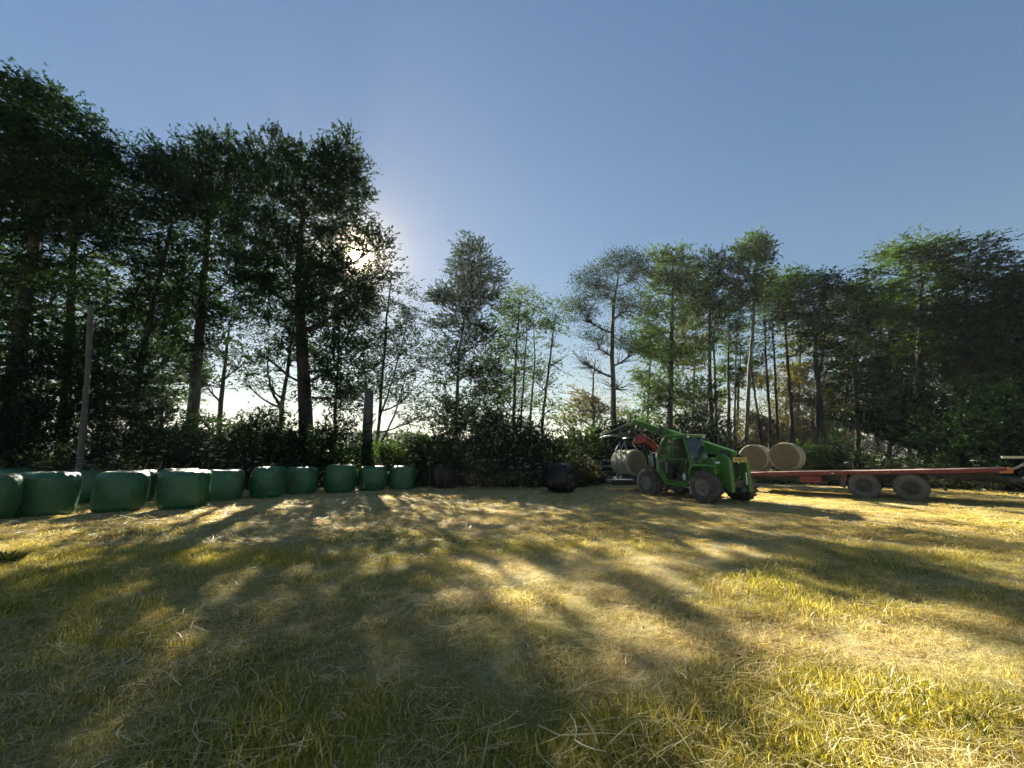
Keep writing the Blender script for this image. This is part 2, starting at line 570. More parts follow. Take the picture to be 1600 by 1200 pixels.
# ------------------------------------------------------------------ grass and loose hay, one object of stuff
def blade_mat():
    t = NT('grass blades')
    ti = t.new('ShaderNodeAttribute'); ti.attribute_type = 'INSTANCER'; ti.attribute_name = 'tint'
    g = t.new('ShaderNodeNewGeometry')
    r = g.outputs['Random Per Island']
    straw = t.ramp(r, [(0.0, (0.26, 0.19, 0.07)), (0.45, (0.58, 0.485, 0.26)), (0.8, (0.70, 0.61, 0.37)), (1.0, (0.76, 0.70, 0.50))])
    green = t.ramp(r, [(0.0, (0.11, 0.13, 0.015)), (0.5, (0.33, 0.305, 0.028)), (0.85, (0.50, 0.43, 0.06)), (1.0, (0.60, 0.53, 0.2))])
    fac = t.math('ADD', ti.outputs['Fac'], t.math('MULTIPLY', t.math('SUBTRACT', r, 0.5), -0.5))
    fac = t.math('MINIMUM', t.math('MAXIMUM', fac, 0.0), 1.0)
    col = t.mix(fac, straw, green)
    d = t.new('ShaderNodeBsdfDiffuse'); t.link(col, d.inputs['Color'])
    tr = t.new('ShaderNodeBsdfTranslucent'); t.link(t.mix(1.0, col, (1.5, 1.32, 0.55), 'MULTIPLY'), tr.inputs['Color'])
    m = t.new('ShaderNodeMixShader', Fac=0.5)
    t.link(d.outputs[0], m.inputs[1]); t.link(tr.outputs[0], m.inputs[2])
    gl = t.new('ShaderNodeBsdfGlossy', Roughness=0.4)
    gl.inputs['Color'].default_value = (0.7, 0.75, 0.8, 1)
    m2 = t.new('ShaderNodeMixShader', Fac=0.03)
    t.link(m.outputs[0], m2.inputs[1]); t.link(gl.outputs[0], m2.inputs[2])
    t.link(m2.outputs[0], t.out.inputs['Surface'])
    return t.m


M['blade'] = blade_mat()


def blade_clump(name, n, R, h0, h1, lean, w, lying=False, seed=0):
    rg = np.random.default_rng(seed)
    vs, fs = [], []
    for i in range(n):
        a, rr = rg.random() * 2 * PI, R * math.sqrt(rg.random())
        b = Vector((rr * math.cos(a), rr * math.sin(a), 0))
        L = h0 + (h1 - h0) * rg.random()
        az = rg.random() * 2 * PI if not lying else rg.normal(0.15, 0.9) + (PI if rg.random() < .5 else 0)
        d = Vector((math.cos(az), math.sin(az), 0))
        side = Vector((-d.y, d.x, 0)) * (w * (0.6 + 0.8 * rg.random()))
        pts = []
        if lying:
            z0 = 0.008 + 0.05 * rg.random()
            tilt = rg.normal(0, .16)
            curl = rg.normal(0, .16)
            for k in range(4):
                q = k / 3
                pts.append(b + d * (L * (q - .5)) + Vector((-d.y, d.x, 0)) * (curl * L * (q - .5) ** 2 * 2) + Vector((0, 0, max(0.003, z0 + tilt * L * (q - .5) - 0.12 * L * (q - .5) ** 2))))
            ws = (0.8, 1, 1, .5)
        else:
            ln = lean * (0.3 + 1.1 * rg.random())
            for k in range(3):
                q = k / 2
                pts.append(b + d * (L * ln * q * q) + Vector((0, 0, L * (q - .28 * ln * q * q) - 0.01)))
            ws = (1, .8, .12)
        tw = rg.normal(0, .5)
        o = len(vs)
        for k, p in enumerate(pts):
            s_ = side * ws[k]
            s_ = Vector((s_.x, s_.y, s_.length * math.sin(tw) * .6))
            vs += [p - s_ / 2, p + s_ / 2]
        for k in range(len(pts) - 1):
            fs.append((o + 2 * k, o + 2 * k + 1, o + 2 * k + 3, o + 2 * k + 2))
    me = bpy.data.meshes.new(name)
    me.from_pydata([tuple(v) for v in vs], [], fs)
    me.update()
    me.materials.append(M['blade'])
    return bpy.data.objects.new(name, me)


def grass():
    clumps = bpy.data.collections.new('grass clump shapes')
    for i in range(4):
        clumps.objects.link(blade_clump('a_upright_clump_%d' % i, 44, .12, .025, .085, .65, .0040, seed=i))
    for i in range(4):
        clumps.objects.link(blade_clump('b_short_clump_%d' % i, 44, .15, .02, .065, 1.0, .0040, seed=20 + i))
    for i in range(4):
        clumps.objects.link(blade_clump('c_hay_clump_%d' % i, 30, .17, .05, .19, 0, .0036, True, seed=40 + i))
    for i in range(3):
        clumps.objects.link(blade_clump('d_far_clump_%d' % i, 24, .24, .03, .09, 1.1, .011, seed=60 + i))
    for i in range(3):
        clumps.objects.link(blade_clump('e_far_hay_clump_%d' % i, 20, .28, .14, .45, 0, .011, True, seed=80 + i))
    P, K, S, T_, R = [], [], [], [], []

    def zone(y0, y1, dens, near):
        yy = y0
        n = 0
        area_w = lambda y: 1.42 * y + 1.6
        N = int(dens * (y1 - y0) * (area_w(y0) + area_w(y1)))
        y = y0 + (y1 - y0) * RNG.random(N * 2)
        keep = RNG.random(N * 2) < area_w(y) / area_w(y1)
        y = y[keep][:N]
        x = (RNG.random(len(y)) * 2 - 1) * area_w(y)
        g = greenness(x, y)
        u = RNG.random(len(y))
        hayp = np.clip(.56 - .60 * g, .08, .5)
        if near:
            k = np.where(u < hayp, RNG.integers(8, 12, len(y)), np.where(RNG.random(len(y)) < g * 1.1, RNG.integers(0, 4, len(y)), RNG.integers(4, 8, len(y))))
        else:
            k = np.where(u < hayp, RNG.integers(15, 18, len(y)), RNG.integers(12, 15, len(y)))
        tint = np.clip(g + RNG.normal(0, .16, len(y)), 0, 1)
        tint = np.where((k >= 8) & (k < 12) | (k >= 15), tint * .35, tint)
        P.append(np.stack([x, y, hgt(x, y) - .004], -1)); K.append(k); T_.append(tint)
        S.append((.55 + .55 * RNG.random(len(y))) * (.6 + .65 * g) * (.55 + 1.15 * np.clip(fbm(x * 3.1 + 7, y * 3.1, 3) * 1.8 - .4, 0, 1)))
        lie = (k >= 8) & (k < 12) | (k >= 15)
        rz = np.where(lie, RNG.normal(0.1, .5, len(y)) + (fbm(x * .3, y * .3, 7) - .5) * 3, RNG.random(len(y)) * 2 * PI)
        R.append(np.stack([RNG.normal(0, .1, len(y)), RNG.normal(0, .1, len(y)), rz], -1))

    zone(.7, 2.6, 420, True)
    zone(2.6, 4.5, 300, True)
    zone(4.5, 7.5, 190, True)
    zone(7.5, 12, 75, False)
    zone(12, 19, 45, False)
    zone(19, 27, 22, False)
    P = np.concatenate(P); K = np.concatenate(K); S = np.concatenate(S); T_ = np.concatenate(T_); R = np.concatenate(R)
    me = bpy.data.meshes.new('grass')
    me.vertices.add(len(P)); me.vertices.foreach_set('co', P.astype(np.float32).ravel())
    for nm, ty, arr, key in (('kid', 'INT', K.astype(np.int32), 'value'), ('scl', 'FLOAT', S.astype(np.float32), 'value'),
                             ('tint', 'FLOAT', T_.astype(np.float32), 'value'), ('rot', 'FLOAT_VECTOR', R.astype(np.float32).ravel(), 'vector')):
        a = me.attributes.new(nm, ty, 'POINT'); a.data.foreach_set(key, arr)
    o = obj('grass', me, M['blade'])
    tag(o, 'cut grass stubble and loose hay strewn over the field', kind='stuff')
    ng = bpy.data.node_groups.new('grass scatter', 'GeometryNodeTree')
    ng.interface.new_socket('Geometry', in_out='INPUT', socket_type='NodeSocketGeometry')
    ng.interface.new_socket('Geometry', in_out='OUTPUT', socket_type='NodeSocketGeometry')
    N = ng.nodes; L = ng.links
    gi, go = N.new('NodeGroupInput'), N.new('NodeGroupOutput')
    ci = N.new('GeometryNodeCollectionInfo')
    ci.inputs['Collection'].default_value = clumps
    ci.inputs['Separate Children'].default_value = True
    ci.inputs['Reset Children'].default_value = True
    io = N.new('GeometryNodeInstanceOnPoints')
    io.inputs['Pick Instance'].default_value = True

    def na(nm, ty):
        n = N.new('GeometryNodeInputNamedAttribute'); n.data_type = ty; n.inputs['Name'].default_value = nm
        return n.outputs['Attribute']
    er = N.new('FunctionNodeEulerToRotation')
    L.new(na('rot', 'FLOAT_VECTOR'), er.inputs[0])
    L.new(gi.outputs[0], io.inputs['Points'])
    L.new(ci.outputs[0], io.inputs['Instance'])
    L.new(na('kid', 'INT'), io.inputs['Instance Index'])
    L.new(er.outputs[0], io.inputs['Rotation'])
    L.new(na('scl', 'FLOAT'), io.inputs['Scale'])
    L.new(io.outputs[0], go.inputs[0])
    md = o.modifiers.new('scatter', 'NODES')
    md.node_group = ng
    print('grass clumps', len(P))


grass()

# ------------------------------------------------------------------ trees
# gaps in the crowns through which the evening sun reaches the field (ground outlines)
LIT = [[(1185, 762), (1330, 772), (1600, 790), (1700, 800), (1700, 850), (1450, 812), (1390, 814), (1290, 795), (1190, 784)],
       [(700, 880), (770, 872), (860, 895), (850, 915), (760, 915)],
       [(760, 920), (840, 915), (1000, 960), (1060, 985), (960, 1005), (860, 980)],
       [(1085, 842), (1190, 862), (1260, 884), (1150, 880)],
       [(1060, 1090), (1130, 990), (1300, 965), (1650, 985), (1750, 1500), (1050, 1500)],
       [(1060, 920), (1140, 905), (1240, 915), (1230, 950), (1110, 955)],
       [(1200, 748), (1330, 752), (1330, 764), (1200, 760)], [(1460, 752), (1640, 758), (1640, 772), (1460, 768)]]
LIT = [np.array([G(*q)[:2] for q in poly]) for poly in LIT]


def in_poly(x, y, P):
    ins = np.zeros(len(x), bool)
    n = len(P)
    for i in range(n):
        (x0, y0), (x1, y1) = P[i], P[(i + 1) % n]
        c = (y0 > y) != (y1 > y)
        with np.errstate(divide='ignore', invalid='ignore'):
            xx = (x1 - x0) * (y - y0) / (y1 - y0 + 1e-12) + x0
        ins ^= c & (x < xx)
    return ins


def sun_gaps(P):
    """which leaves to leave out: those in the way of the lit patches and of the sun's own glint"""
    k = P[:, 2] / SUN.z
    gx, gy = P[:, 0] - SUN.x * k, P[:, 1] - SUN.y * k
    wx = gx + (fbm(gx * .9, gy * .9, 1) - .5) * 2.0
    wy = gy + (fbm(gx * .9 + 50, gy * .9, 2) - .5) * 2.0
    m = np.zeros(len(P), bool)
    for poly in LIT: m |= in_poly(wx, wy, poly)
    m &= RNG.random(len(P)) < .93
    # thinner foliage elsewhere along the sun's path: dappled half light over the middle of the field
    pr = np.where(gy > 0, .24, 0) + .08 * np.exp(-((wy - 9.5) / 3.0) ** 2) * (wx > -9)
    pr = pr * (.75 + .5 * fbm(wx * .45 + 11, wy * .45, 6))
    m |= (RNG.random(len(P)) < pr) & (gy < 16) & (np.abs(gx) < 22)
    S = np.array(SUN)
    q = P - np.array([0, 0, CAMH])
    tt = q @ S
    d = np.linalg.norm(q - tt[:, None] * S, axis=1)
    return m | (d < .25) | ((d < .7) & (RNG.random(len(P)) < .42))


def unit(a):
    return a / np.maximum(np.linalg.norm(a, axis=-1, keepdims=True), 1e-9)


KIND = dict(  # leaf length, width, twig length, leaves per twig, flatness of the sprays, droop
    beech=(.14, .078, 1.0, 17, .22, -.06),
    oak=(.125, .085, .62, 14, .85, .2),
    airy=(.13, .075, .85, 11, .35, .05),
    sparse=(.10, .055, .8, 6, .6, .15),
    lime=(.13, .085, .75, 13, .45, .25),
    shrub=(.12, .075, .55, 14, .8, .3))


def crown_leaves(lobes, tau, kind, clump_scale=1.0, leaf_scale=1.0):
    """lobes: (centre, rx, ry, rz, weight). Returns leaf quads, clump centres per lobe"""
    ll, lw, tl, nper, flat, droop = KIND[kind]
    ll, lw = ll * leaf_scale, lw * leaf_scale
    out, clumps = [], []
    for c, rx, ry, rz, w in lobes:
        A = PI * rx * rz
        nleaf = tau * 1.08 * w ** .7 * A / (.5 * ll * lw * .6)
        ntw = max(4, int(nleaf / nper))
        ncl = max(2, int(ntw / 8 / clump_scale))
        u = unit(RNG.normal(size=(ncl, 3)))
        r = RNG.random(ncl) ** .42
        r = np.where(RNG.random(ncl) < .12, r * (1 + .28 * RNG.random(ncl)), r)
        cc = c + u * r[:, None] * np.array([rx, ry, rz]) * .94
        cc = np.where(((cc - c) @ np.array([0, 0, 1.0]) > 0)[:, None], cc + np.array([0, 0, .16]) * rz * (RNG.random(ncl) ** 3)[:, None], cc)
        clumps.append(cc)
        ci = RNG.integers(0, ncl, ntw)
        base = cc[ci] + RNG.normal(size=(ntw, 3)) * np.array([.20, .20, .12]) * clump_scale
        outw = unit(base - (c - np.array([0, 0, rz * .5])))
        dr = outw * .9 + RNG.normal(size=(ntw, 3)) * .55
        dr[:, 2] = dr[:, 2] * flat + droop
        dr = unit(dr)
        L = tl * (.5 + .8 * RNG.random(ntw)) * clump_scale ** .5
        q = RNG.random((ntw, nper))
        P = base[:, None] + dr[:, None] * (L[:, None] * q)[..., None]
        P[..., 2] -= .12 * (L[:, None] * q * q)
        side = unit(np.cross(dr, np.array([0, 0, 1.0]) + RNG.normal(size=(ntw, 3)) * .3))
        sg = np.sign(RNG.random((ntw, nper)) - .5)
        ld = unit(dr[:, None] * .7 + side[:, None] * sg[..., None] * .8 + RNG.normal(size=(ntw, nper, 3)) * .3)
        P = P + ld * (ll * .5)
        up = unit(np.array([0, 0, 1.0]) + RNG.normal(size=(ntw, nper, 3)) * (.55 if flat < .5 else .95))
        ls = unit(np.cross(ld, up))
        P = P.reshape(-1, 3); ld = ld.reshape(-1, 3); ls = ls.reshape(-1, 3)
        sz = (.65 + .7 * RNG.random(len(P)))[:, None]
        keep = ~sun_gaps(P) & (P[:, 2] > .1)
        P, ld, ls, sz = P[keep], ld[keep], ls[keep], sz[keep]
        a, b = ld * sz * ll * .5, ls * sz * lw * .5
        k = (RNG.random(len(P)) * .8 - .4)[:, None]
        out.append(np.stack([P - a * .8 + b, P + a * 1.1 + b * k, P - a * .8 - b], 1))
    return np.concatenate(out), clumps


def bez(a, b, c, n):
    return [a * (1 - t) ** 2 + b * 2 * t * (1 - t) + c * t * t for t in np.linspace(0, 1, n)]


TOTAL = [0]


def tree(name, label, Y, trunk, r0, lobes, kind='oak', tau=3.0, mat='leaf_dark', bark='bark', group=None, cat='tree', subs=9,
         top_r=.25, wiggle=.016, leaf_scale=1.0, clump=1.0, depth=.8, extra_trunks=()):
    pts = [np.array(at(px, py, Y)) for px, py in trunk]
    base = pts[0].copy(); base[2] = hz(base[0], base[1]) - .05
    pts[0] = np.array([pts[0][0], pts[0][1], base[2]])
    root = thing(name, label, cat, tuple(base), 0, group)

    def stem(pp, ra, rb):
        P = []
        for i in range(len(pp) - 1):
            for t in np.linspace(0, 1, 6, endpoint=False):
                P.append(pp[i] * (1 - t) + pp[i + 1] * t)
        P.append(pp[-1])
        P = np.array(P)
        for _ in range(2): P[1:-1] = (P[:-2] + P[1:-1] * 2 + P[2:]) / 4
        n = len(P)
        jit = RNG.normal(size=(n, 3)) * wiggle * np.array([1, 1, .2]); jit[0] = 0
        P = P + jit
        f = np.linspace(0, 1, n)
        R = ra * (1 - f) ** .8 * (1 - rb) + ra * rb
        R[0] *= 1.35; R[1] *= 1.1
        return P, R
    TP, TR = stem(pts, r0, top_r)
    tm = MB().tube([Vector(p - base) for p in TP], list(TR), 10)
    for et in extra_trunks:
        ep = [np.array(at(px, py, Y)) for px, py in et]
        P2, R2 = stem(ep, r0 * .6, top_r)
        tm.tube([Vector(p - base) for p in P2], list(R2), 8)
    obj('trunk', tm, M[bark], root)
    LB = []
    for lo in lobes:
        px, py, rx, ry = lo[:4]
        w = lo[4] if len(lo) > 4 else 1.0
        dy = lo[5] if len(lo) > 5 else 0.0
        c = np.array(at(px, py, Y + dy)); s = mpp(px, py, Y + dy)
        LB.append((c, rx * s, max(.5, rx * s * depth), ry * s, w))
    V, clumps = crown_leaves(LB, tau, kind, clump, leaf_scale)
    V = V - base
    me = quads_mesh('crown', V, 3)
    obj('crown', me, M[mat], root)
    TOTAL[0] += len(V)
    for (c, rx, ry, rz, w), cc in zip(LB, clumps):
        hd = np.hypot(*(TP[:, :2] - c[:2]).T)
        zs = c[2] - rz * .5 - .55 * hd.min()
        i = int(np.argmin(np.abs(TP[:, 2] - max(zs, TP[0, 2] + (TP[-1, 2] - TP[0, 2]) * .25))))
        a = TP[i]; ra = min(TR[i] * .6, .045 + .02 * np.linalg.norm(c - a))
        mid = a * .45 + c * .55 + np.array([0, 0, -.12 * np.linalg.norm(c - a)]) + RNG.normal(size=3) * .25
        LP = bez(a, mid, c, 8)
        lm = MB().tube([Vector(p - base) for p in LP], list(np.linspace(ra, .02, 8)), 6, False)
        LPa = np.array(LP)
        pick = cc[RNG.permutation(len(cc))[:subs]]
        for q in pick:
            j = int(np.argmin(np.linalg.norm(LPa[2:] - (q - np.array([0, 0, .4])), axis=1))) + 2
            j = max(1, j - 2)
            b0 = LPa[j]
            mm = (b0 + q) / 2 + RNG.normal(size=3) * .18 + np.array([0, 0, -.05])
            lm.tube([Vector(p - base) for p in bez(b0, mm, q, 4)], [max(.018, ra * .4), .02, .014, .008], 4, False)
        obj('limb', lm, M[bark], root)
    return root


def E(*l): return list(l)


# the tall left-hand group
tree('tall_tree', 'towering dark tree at the far left, its trunk leaning inward behind the first green bales', 17, [(12, 735), (22, 590), (45, 430), (62, 320), (75, 200)], .34,
     E((-60, 225, 110, 95), (50, 222, 92, 78), (115, 285, 55, 62), (10, 300, 110, 80), (90, 340, 80, 55), (-60, 420, 90, 80), (20, 520, 60, 45, .5), (90, 450, 60, 30, .6), (20, 420, 60, 34, .6), (40, 490, 60, 30, .6), (60, 570, 80, 50, .8), (-20, 640, 90, 50, .8), (75, 158, 45, 30, .8), (135, 225, 28, 42, .7), (10, 152, 60, 38)), 'beech', 2.7)
tree('tall_tree', 'straight dark trunked tree with layered sprays rising behind the pale bare trunk', 20, [(98, 735), (104, 600), (112, 450), (120, 330), (130, 240)], .26,
     E((130, 290, 70, 60), (100, 420, 70, 40, .7), (175, 380, 60, 45, .7), (160, 330, 55, 50), (70, 480, 60, 35, .6), (185, 460, 60, 35, .6), (180, 255, 30, 30, .6), (130, 560, 70, 45, .8), (160, 520, 50, 26, .6), (180, 610, 60, 45, .9)), 'beech', 2.2)
tree('leaning_tree', 'slim tree leaning inward with bare twigs showing between two thick crowns', 21, [(205, 735), (215, 600), (240, 470), (262, 380), (275, 300)], .20,
     E((270, 300, 60, 50), (215, 250, 35, 35, .5), (235, 330, 40, 35, .55), (225, 470, 55, 35, .5), (190, 530, 60, 40, .7), (230, 590, 50, 45, .9), (265, 560, 35, 40, .6), (200, 400, 45, 30, .5)), 'airy', 2.2, subs=14)
tree('broad_tree', 'broad dark tree with thick straight trunk left of the sunlit oak', 22, [(298, 735), (302, 640), (314, 500), (322, 400), (330, 280)], .34,
     E((300, 285, 76, 55), (370, 278, 56, 50), (330, 350, 90, 60), (270, 420, 60, 50), (370, 430, 60, 50, .9), (300, 480, 60, 45), (240, 500, 50, 45), (275, 560, 42, 30, .7), (320, 540, 36, 22, .5), (340, 236, 34, 24), (265, 265, 40, 28, .8)), 'oak', 2.7)
tree('slender_tree', 'slender tree leaning right with forked top in the bright gap', 23, [(338, 735), (344, 640), (352, 570), (359, 500)], .16,
     E((365, 500, 45, 30, .9), (340, 540, 35, 22, .5), (385, 565, 34, 20, .5), (310, 590, 32, 25, .6), (345, 600, 30, 18, .5)), 'oak', 2.2, subs=10)
tree('forked_tree', 'small bare forked tree leaning over the bright gap beside the oak trunk', 22.5, [(436, 735), (440, 635), (452, 560), (462, 490)], .15,
     E((430, 520, 50, 22, .7), (400, 550, 44, 16, .5), (425, 600, 44, 18, .5), (380, 590, 30, 14, .4), (455, 560, 30, 15, .25), (415, 490, 50, 25, .9)), 'airy', 1.6, subs=16, extra_trunks=([(440, 640), (424, 610), (418, 580), (420, 540)],))
tree('oak_tree', 'big ivy-dark oak with the sun shining through the edge of its crown', 22, [(479, 735), (477, 620), (470, 500), (468, 400), (478, 280)], .42,
     E((430, 268, 56, 50), (500, 268, 56, 50), (537, 258, 28, 42), (545, 300, 35, 40), (470, 320, 80, 55), (540, 350, 45, 40, .8), (585, 385, 28, 30, .75), (600, 415, 16, 25, .6), (540, 430, 60, 45), (480, 410, 70, 50), (415, 380, 55, 55),
       (520, 490, 60, 45), (440, 470, 50, 40), (500, 455, 45, 40), (470, 540, 45, 26, .8), (520, 560, 40, 30, .8), (430, 570, 36, 20, .5), (500, 605, 45, 26, .7), (545, 620, 36, 30, .7), (400, 440, 40, 40), (545, 555, 45, 40, .9), (565, 465, 30, 35, .9), (542, 222, 12, 14), (425, 222, 18, 16), (500, 226, 10, 12, .7), (565, 260, 12, 20, .7)), 'oak', 2.6, subs=10)
tree('slender_tree', 'slender stem standing close to the right of the oak trunk', 23.5, [(522, 735), (524, 640), (529, 560), (532, 480)], .12,
     E((530, 520, 40, 35, .8), (545, 600, 40, 35, .8), (510, 580, 30, 25, .5)), 'oak', 2.0)
# ivy-covered broken trunk
root = thing('broken_trunk', 'broken grey trunk with a flat top standing right of the oak', 'tree stump', tuple(G(572, 752)))
bp = G(572, 752); Yb = 21.0
bp = at(571, 742, Yb); tp = at(577, 610, Yb); bp.z = 0
root.location = bp
MBt = MB().tube([Vector((0, 0, -.1)), (tp - bp) * .33, (tp - bp) * .7, (tp - bp)], [.31, .26, .25, .22], 12)
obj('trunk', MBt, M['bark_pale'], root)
V, _ = crown_leaves([(np.array(bp) * .5 + np.array(tp) * .5, .33, .33, 2.0, 1.0)], 1.1, 'shrub', .4, .7)
obj('ivy', quads_mesh('ivy', V - np.array(bp), 3), M['leaf_dark'], root)

tree('feathery_tree', 'open feathery tree with several stems in the bright gap right of the sun', 24, [(588, 735), (592, 660), (600, 560), (606, 480), (612, 430)], .11,
     E((615, 470, 35, 45, .6), (650, 490, 35, 30, .45), (590, 530, 40, 40, .7), (635, 545, 45, 30, .5), (660, 570, 30, 22, .4), (590, 600, 40, 35, .6), (640, 610, 40, 30, .45), (560, 480, 30, 40, .7), (655, 650, 30, 25, .4)), 'airy', 2.8, subs=16,
     extra_trunks=([(592, 655), (612, 600), (628, 540), (640, 480)], [(596, 690), (616, 650), (628, 610), (636, 580)]))
tree('conical_tree', 'tall narrow pointed tree standing alone against the blue sky', 24, [(712, 740), (713, 640), (716, 560), (730, 470), (733, 385)], .13,
     E((737, 392, 20, 22, .8), (740, 420, 38, 24), (752, 446, 38, 22), (720, 462, 42, 20), (706, 482, 34, 16, .9), (692, 466, 20, 12, .9), (690, 505, 26, 14, .8), (748, 478, 38, 20), (725, 510, 44, 20, .9), (755, 530, 36, 20, .9), (745, 560, 42, 24, .9), (700, 550, 30, 20, .8), (720, 590, 42, 26, .8), (765, 600, 30, 30, .8), (700, 640, 30, 35, .9), (740, 650, 45, 40, .9)), 'lime', 3.4, subs=10)
tree('slender_tree', 'light slender tree just right of the pointed tree', 26, [(802, 740), (803, 640), (806, 560), (812, 470)], .13,
     E((815, 470, 28, 24, .7), (800, 500, 28, 22, .8), (835, 500, 25, 25, .6), (800, 540, 30, 25, .9), (820, 570, 30, 25, .6), (780, 580, 30, 25, .8), (790, 620, 40, 35, .9)), 'airy', 2.7, subs=14,
     extra_trunks=([(812, 700), (816, 620), (822, 540), (824, 480)], [(826, 700), (831, 620), (836, 560), (832, 480)]), mat='leaf_mid')
tree('slender_tree', 'thin leaning tree with feathery top at the left edge of the wide sky gap', 26, [(846, 740), (848, 650), (858, 570), (868, 490)], .13,
     E((868, 490, 20, 22, .7), (865, 525, 25, 25, .6), (875, 560, 22, 25, .5), (850, 600, 25, 25, .5), (860, 640, 22, 25, .5)), 'airy', 2.4, subs=14, mat='leaf_mid')
tree('bare_crowned_tree', 'thin-leaved tree with fine bare branches above the gate', 27, [(958, 745), (959, 640), (956, 540), (958, 480), (966, 430)], .22,
     E((972, 412, 32, 16, .9), (925, 440, 28, 18, .8), (996, 425, 14, 20, .9), (945, 460, 26, 18, .7), (908, 485, 22, 24, .8), (985, 480, 28, 28, .6), (935, 540, 36, 28, .7), (985, 545, 30, 28, .6), (910, 560, 25, 25, .5), (965, 600, 40, 25, .6)), 'sparse', 2.6, subs=40, clump=1.0, mat='leaf_dark')
tree('golden_tree', 'small yellow-green backlit tree below the thin-leaved tree', 29, [(928, 745), (928, 680), (926, 600), (930, 560)], .12,
     E((930, 580, 30, 25, .9), (915, 620, 32, 26, .9), (945, 640, 32, 26, 1), (905, 650, 24, 22, .8)), 'airy', 2.4, mat='leaf_gold')
# right-hand stand
tree('tall_tree', 'full-crowned tree behind the telehandler boom', 27, [(1046, 745), (1047, 640), (1050, 520), (1052, 400)], .24,
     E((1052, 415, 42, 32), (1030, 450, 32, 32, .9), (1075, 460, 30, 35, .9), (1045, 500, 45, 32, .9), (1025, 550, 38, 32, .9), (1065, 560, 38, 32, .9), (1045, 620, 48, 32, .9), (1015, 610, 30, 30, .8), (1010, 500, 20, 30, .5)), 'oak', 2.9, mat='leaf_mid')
tree('twin_stemmed_tree', 'dark dense-topped tree with two close stems behind the telehandler cab', 27.5, [(1112, 745), (1111, 640), (1108, 540), (1110, 420)], .20,
     E((1112, 420, 26, 30), (1120, 450, 30, 30), (1100, 470, 28, 28), (1115, 500, 30, 22, .8), (1098, 540, 25, 24, .6), (1100, 620, 30, 30, .8)), 'oak', 2.6,
     extra_trunks=([(1122, 740), (1119, 640), (1115, 540), (1118, 470)],))
tree('slender_tree', 'slender twin-stemmed tree under the tallest crown of the right-hand wood', 28, [(1140, 745), (1139, 660), (1137, 580), (1140, 500)], .15,
     E((1142, 490, 26, 22, .8), (1150, 470, 25, 22, .9), (1135, 520, 22, 18, .5), (1150, 540, 25, 16, .4)), 'airy', 2.0,
     extra_trunks=([(1148, 740), (1148, 650), (1150, 560), (1152, 490)],))
tree('pale_trunked_tree', 'tall tree with a pale bare trunk and lifted top behind the first round bale', 26, [(1164, 745), (1167, 660), (1171, 570), (1179, 480), (1182, 400)], .16,
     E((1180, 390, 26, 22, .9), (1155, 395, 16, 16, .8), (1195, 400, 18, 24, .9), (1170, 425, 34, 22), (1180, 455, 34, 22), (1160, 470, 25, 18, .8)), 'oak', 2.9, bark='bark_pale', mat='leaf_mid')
tree('leaning_tree', 'dark thin tree leaning left between the pale trunk and the round bales', 28, [(1196, 745), (1190, 690), (1180, 620), (1172, 560)], .13,
     E((1165, 560, 22, 14, .3), (1200, 560, 22, 20, .4), (1185, 640, 20, 20, .4)), 'airy', 1.8)
tree('slender_tree', 'thin straight tree behind the gap between the two round bales', 28.5, [(1204, 745), (1202, 650), (1196, 550), (1194, 470)], .13,
     E((1200, 460, 28, 22, .9), (1215, 450, 25, 20), (1190, 500, 25, 18, .6)), 'airy', 2.2, mat='leaf_mid')
tree('slender_tree', 'straight dark stem rising behind the second round bale', 28, [(1217, 745), (1214, 650), (1210, 560), (1205, 480)], .12,
     E((1225, 470, 26, 20, .9), (1205, 520, 22, 20, .5)), 'airy', 2.0)
tree('slender_tree', 'taller slim tree with pale tufted top over the second round bale', 27, [(1238, 745), (1236, 640), (1229, 540), (1224, 450)], .15,
     E((1225, 440, 30, 20), (1250, 445, 26, 22), (1215, 480, 28, 18, .9), (1245, 490, 30, 22, .9), (1250, 540, 22, 18, .5)), 'beech', 2.0, mat='leaf_mid')
tree('dark_trunked_tree', 'thick dark forked trunk tree standing just right of the round bales', 25, [(1290, 745), (1284, 660), (1274, 560), (1270, 470)], .24,
     E((1270, 450, 40, 24), (1300, 450, 30, 24), (1250, 490, 30, 25, .9), (1300, 500, 36, 30), (1275, 520, 35, 22, .8), (1310, 560, 30, 30, .9)), 'beech', 2.5,
     extra_trunks=([(1278, 700), (1276, 620), (1284, 560), (1292, 500)],))
tree('tall_tree', 'flat-topped tree behind the toolbox of the red trailer', 27, [(1340, 745), (1340, 650), (1336, 560), (1345, 470)], .18,
     E((1350, 460, 40, 22), (1380, 465, 30, 22), (1330, 500, 32, 26), (1370, 510, 40, 28), (1340, 560, 36, 34), (1330, 620, 36, 34), (1375, 580, 30, 34)), 'beech', 2.5)
tree('tall_tree', 'bushy mid-green tree above the trailer wheels, lower than its wide-crowned neighbour', 26, [(1388, 745), (1388, 650), (1386, 560), (1392, 500)], .18,
     E((1395, 490, 34, 28), (1400, 540, 36, 32), (1385, 600, 36, 34), (1370, 650, 36, 34), (1410, 640, 34, 34)), 'beech', 2.5)
tree('spreading_tree', 'wide-crowned tree with open left-hand branches standing above the trailer wheels', 23, [(1438, 750), (1438, 650), (1436, 540), (1440, 430)], .26,
     E((1430, 400, 45, 26, .85), (1375, 425, 25, 16, .6), (1400, 395, 28, 22, .7), (1460, 395, 35, 25), (1440, 440, 50, 25), (1490, 430, 35, 30), (1440, 490, 50, 30), (1480, 500, 45, 35), (1440, 545, 45, 32, .9), (1490, 570, 40, 40)), 'beech', 2.4, mat='leaf_mid', subs=12)
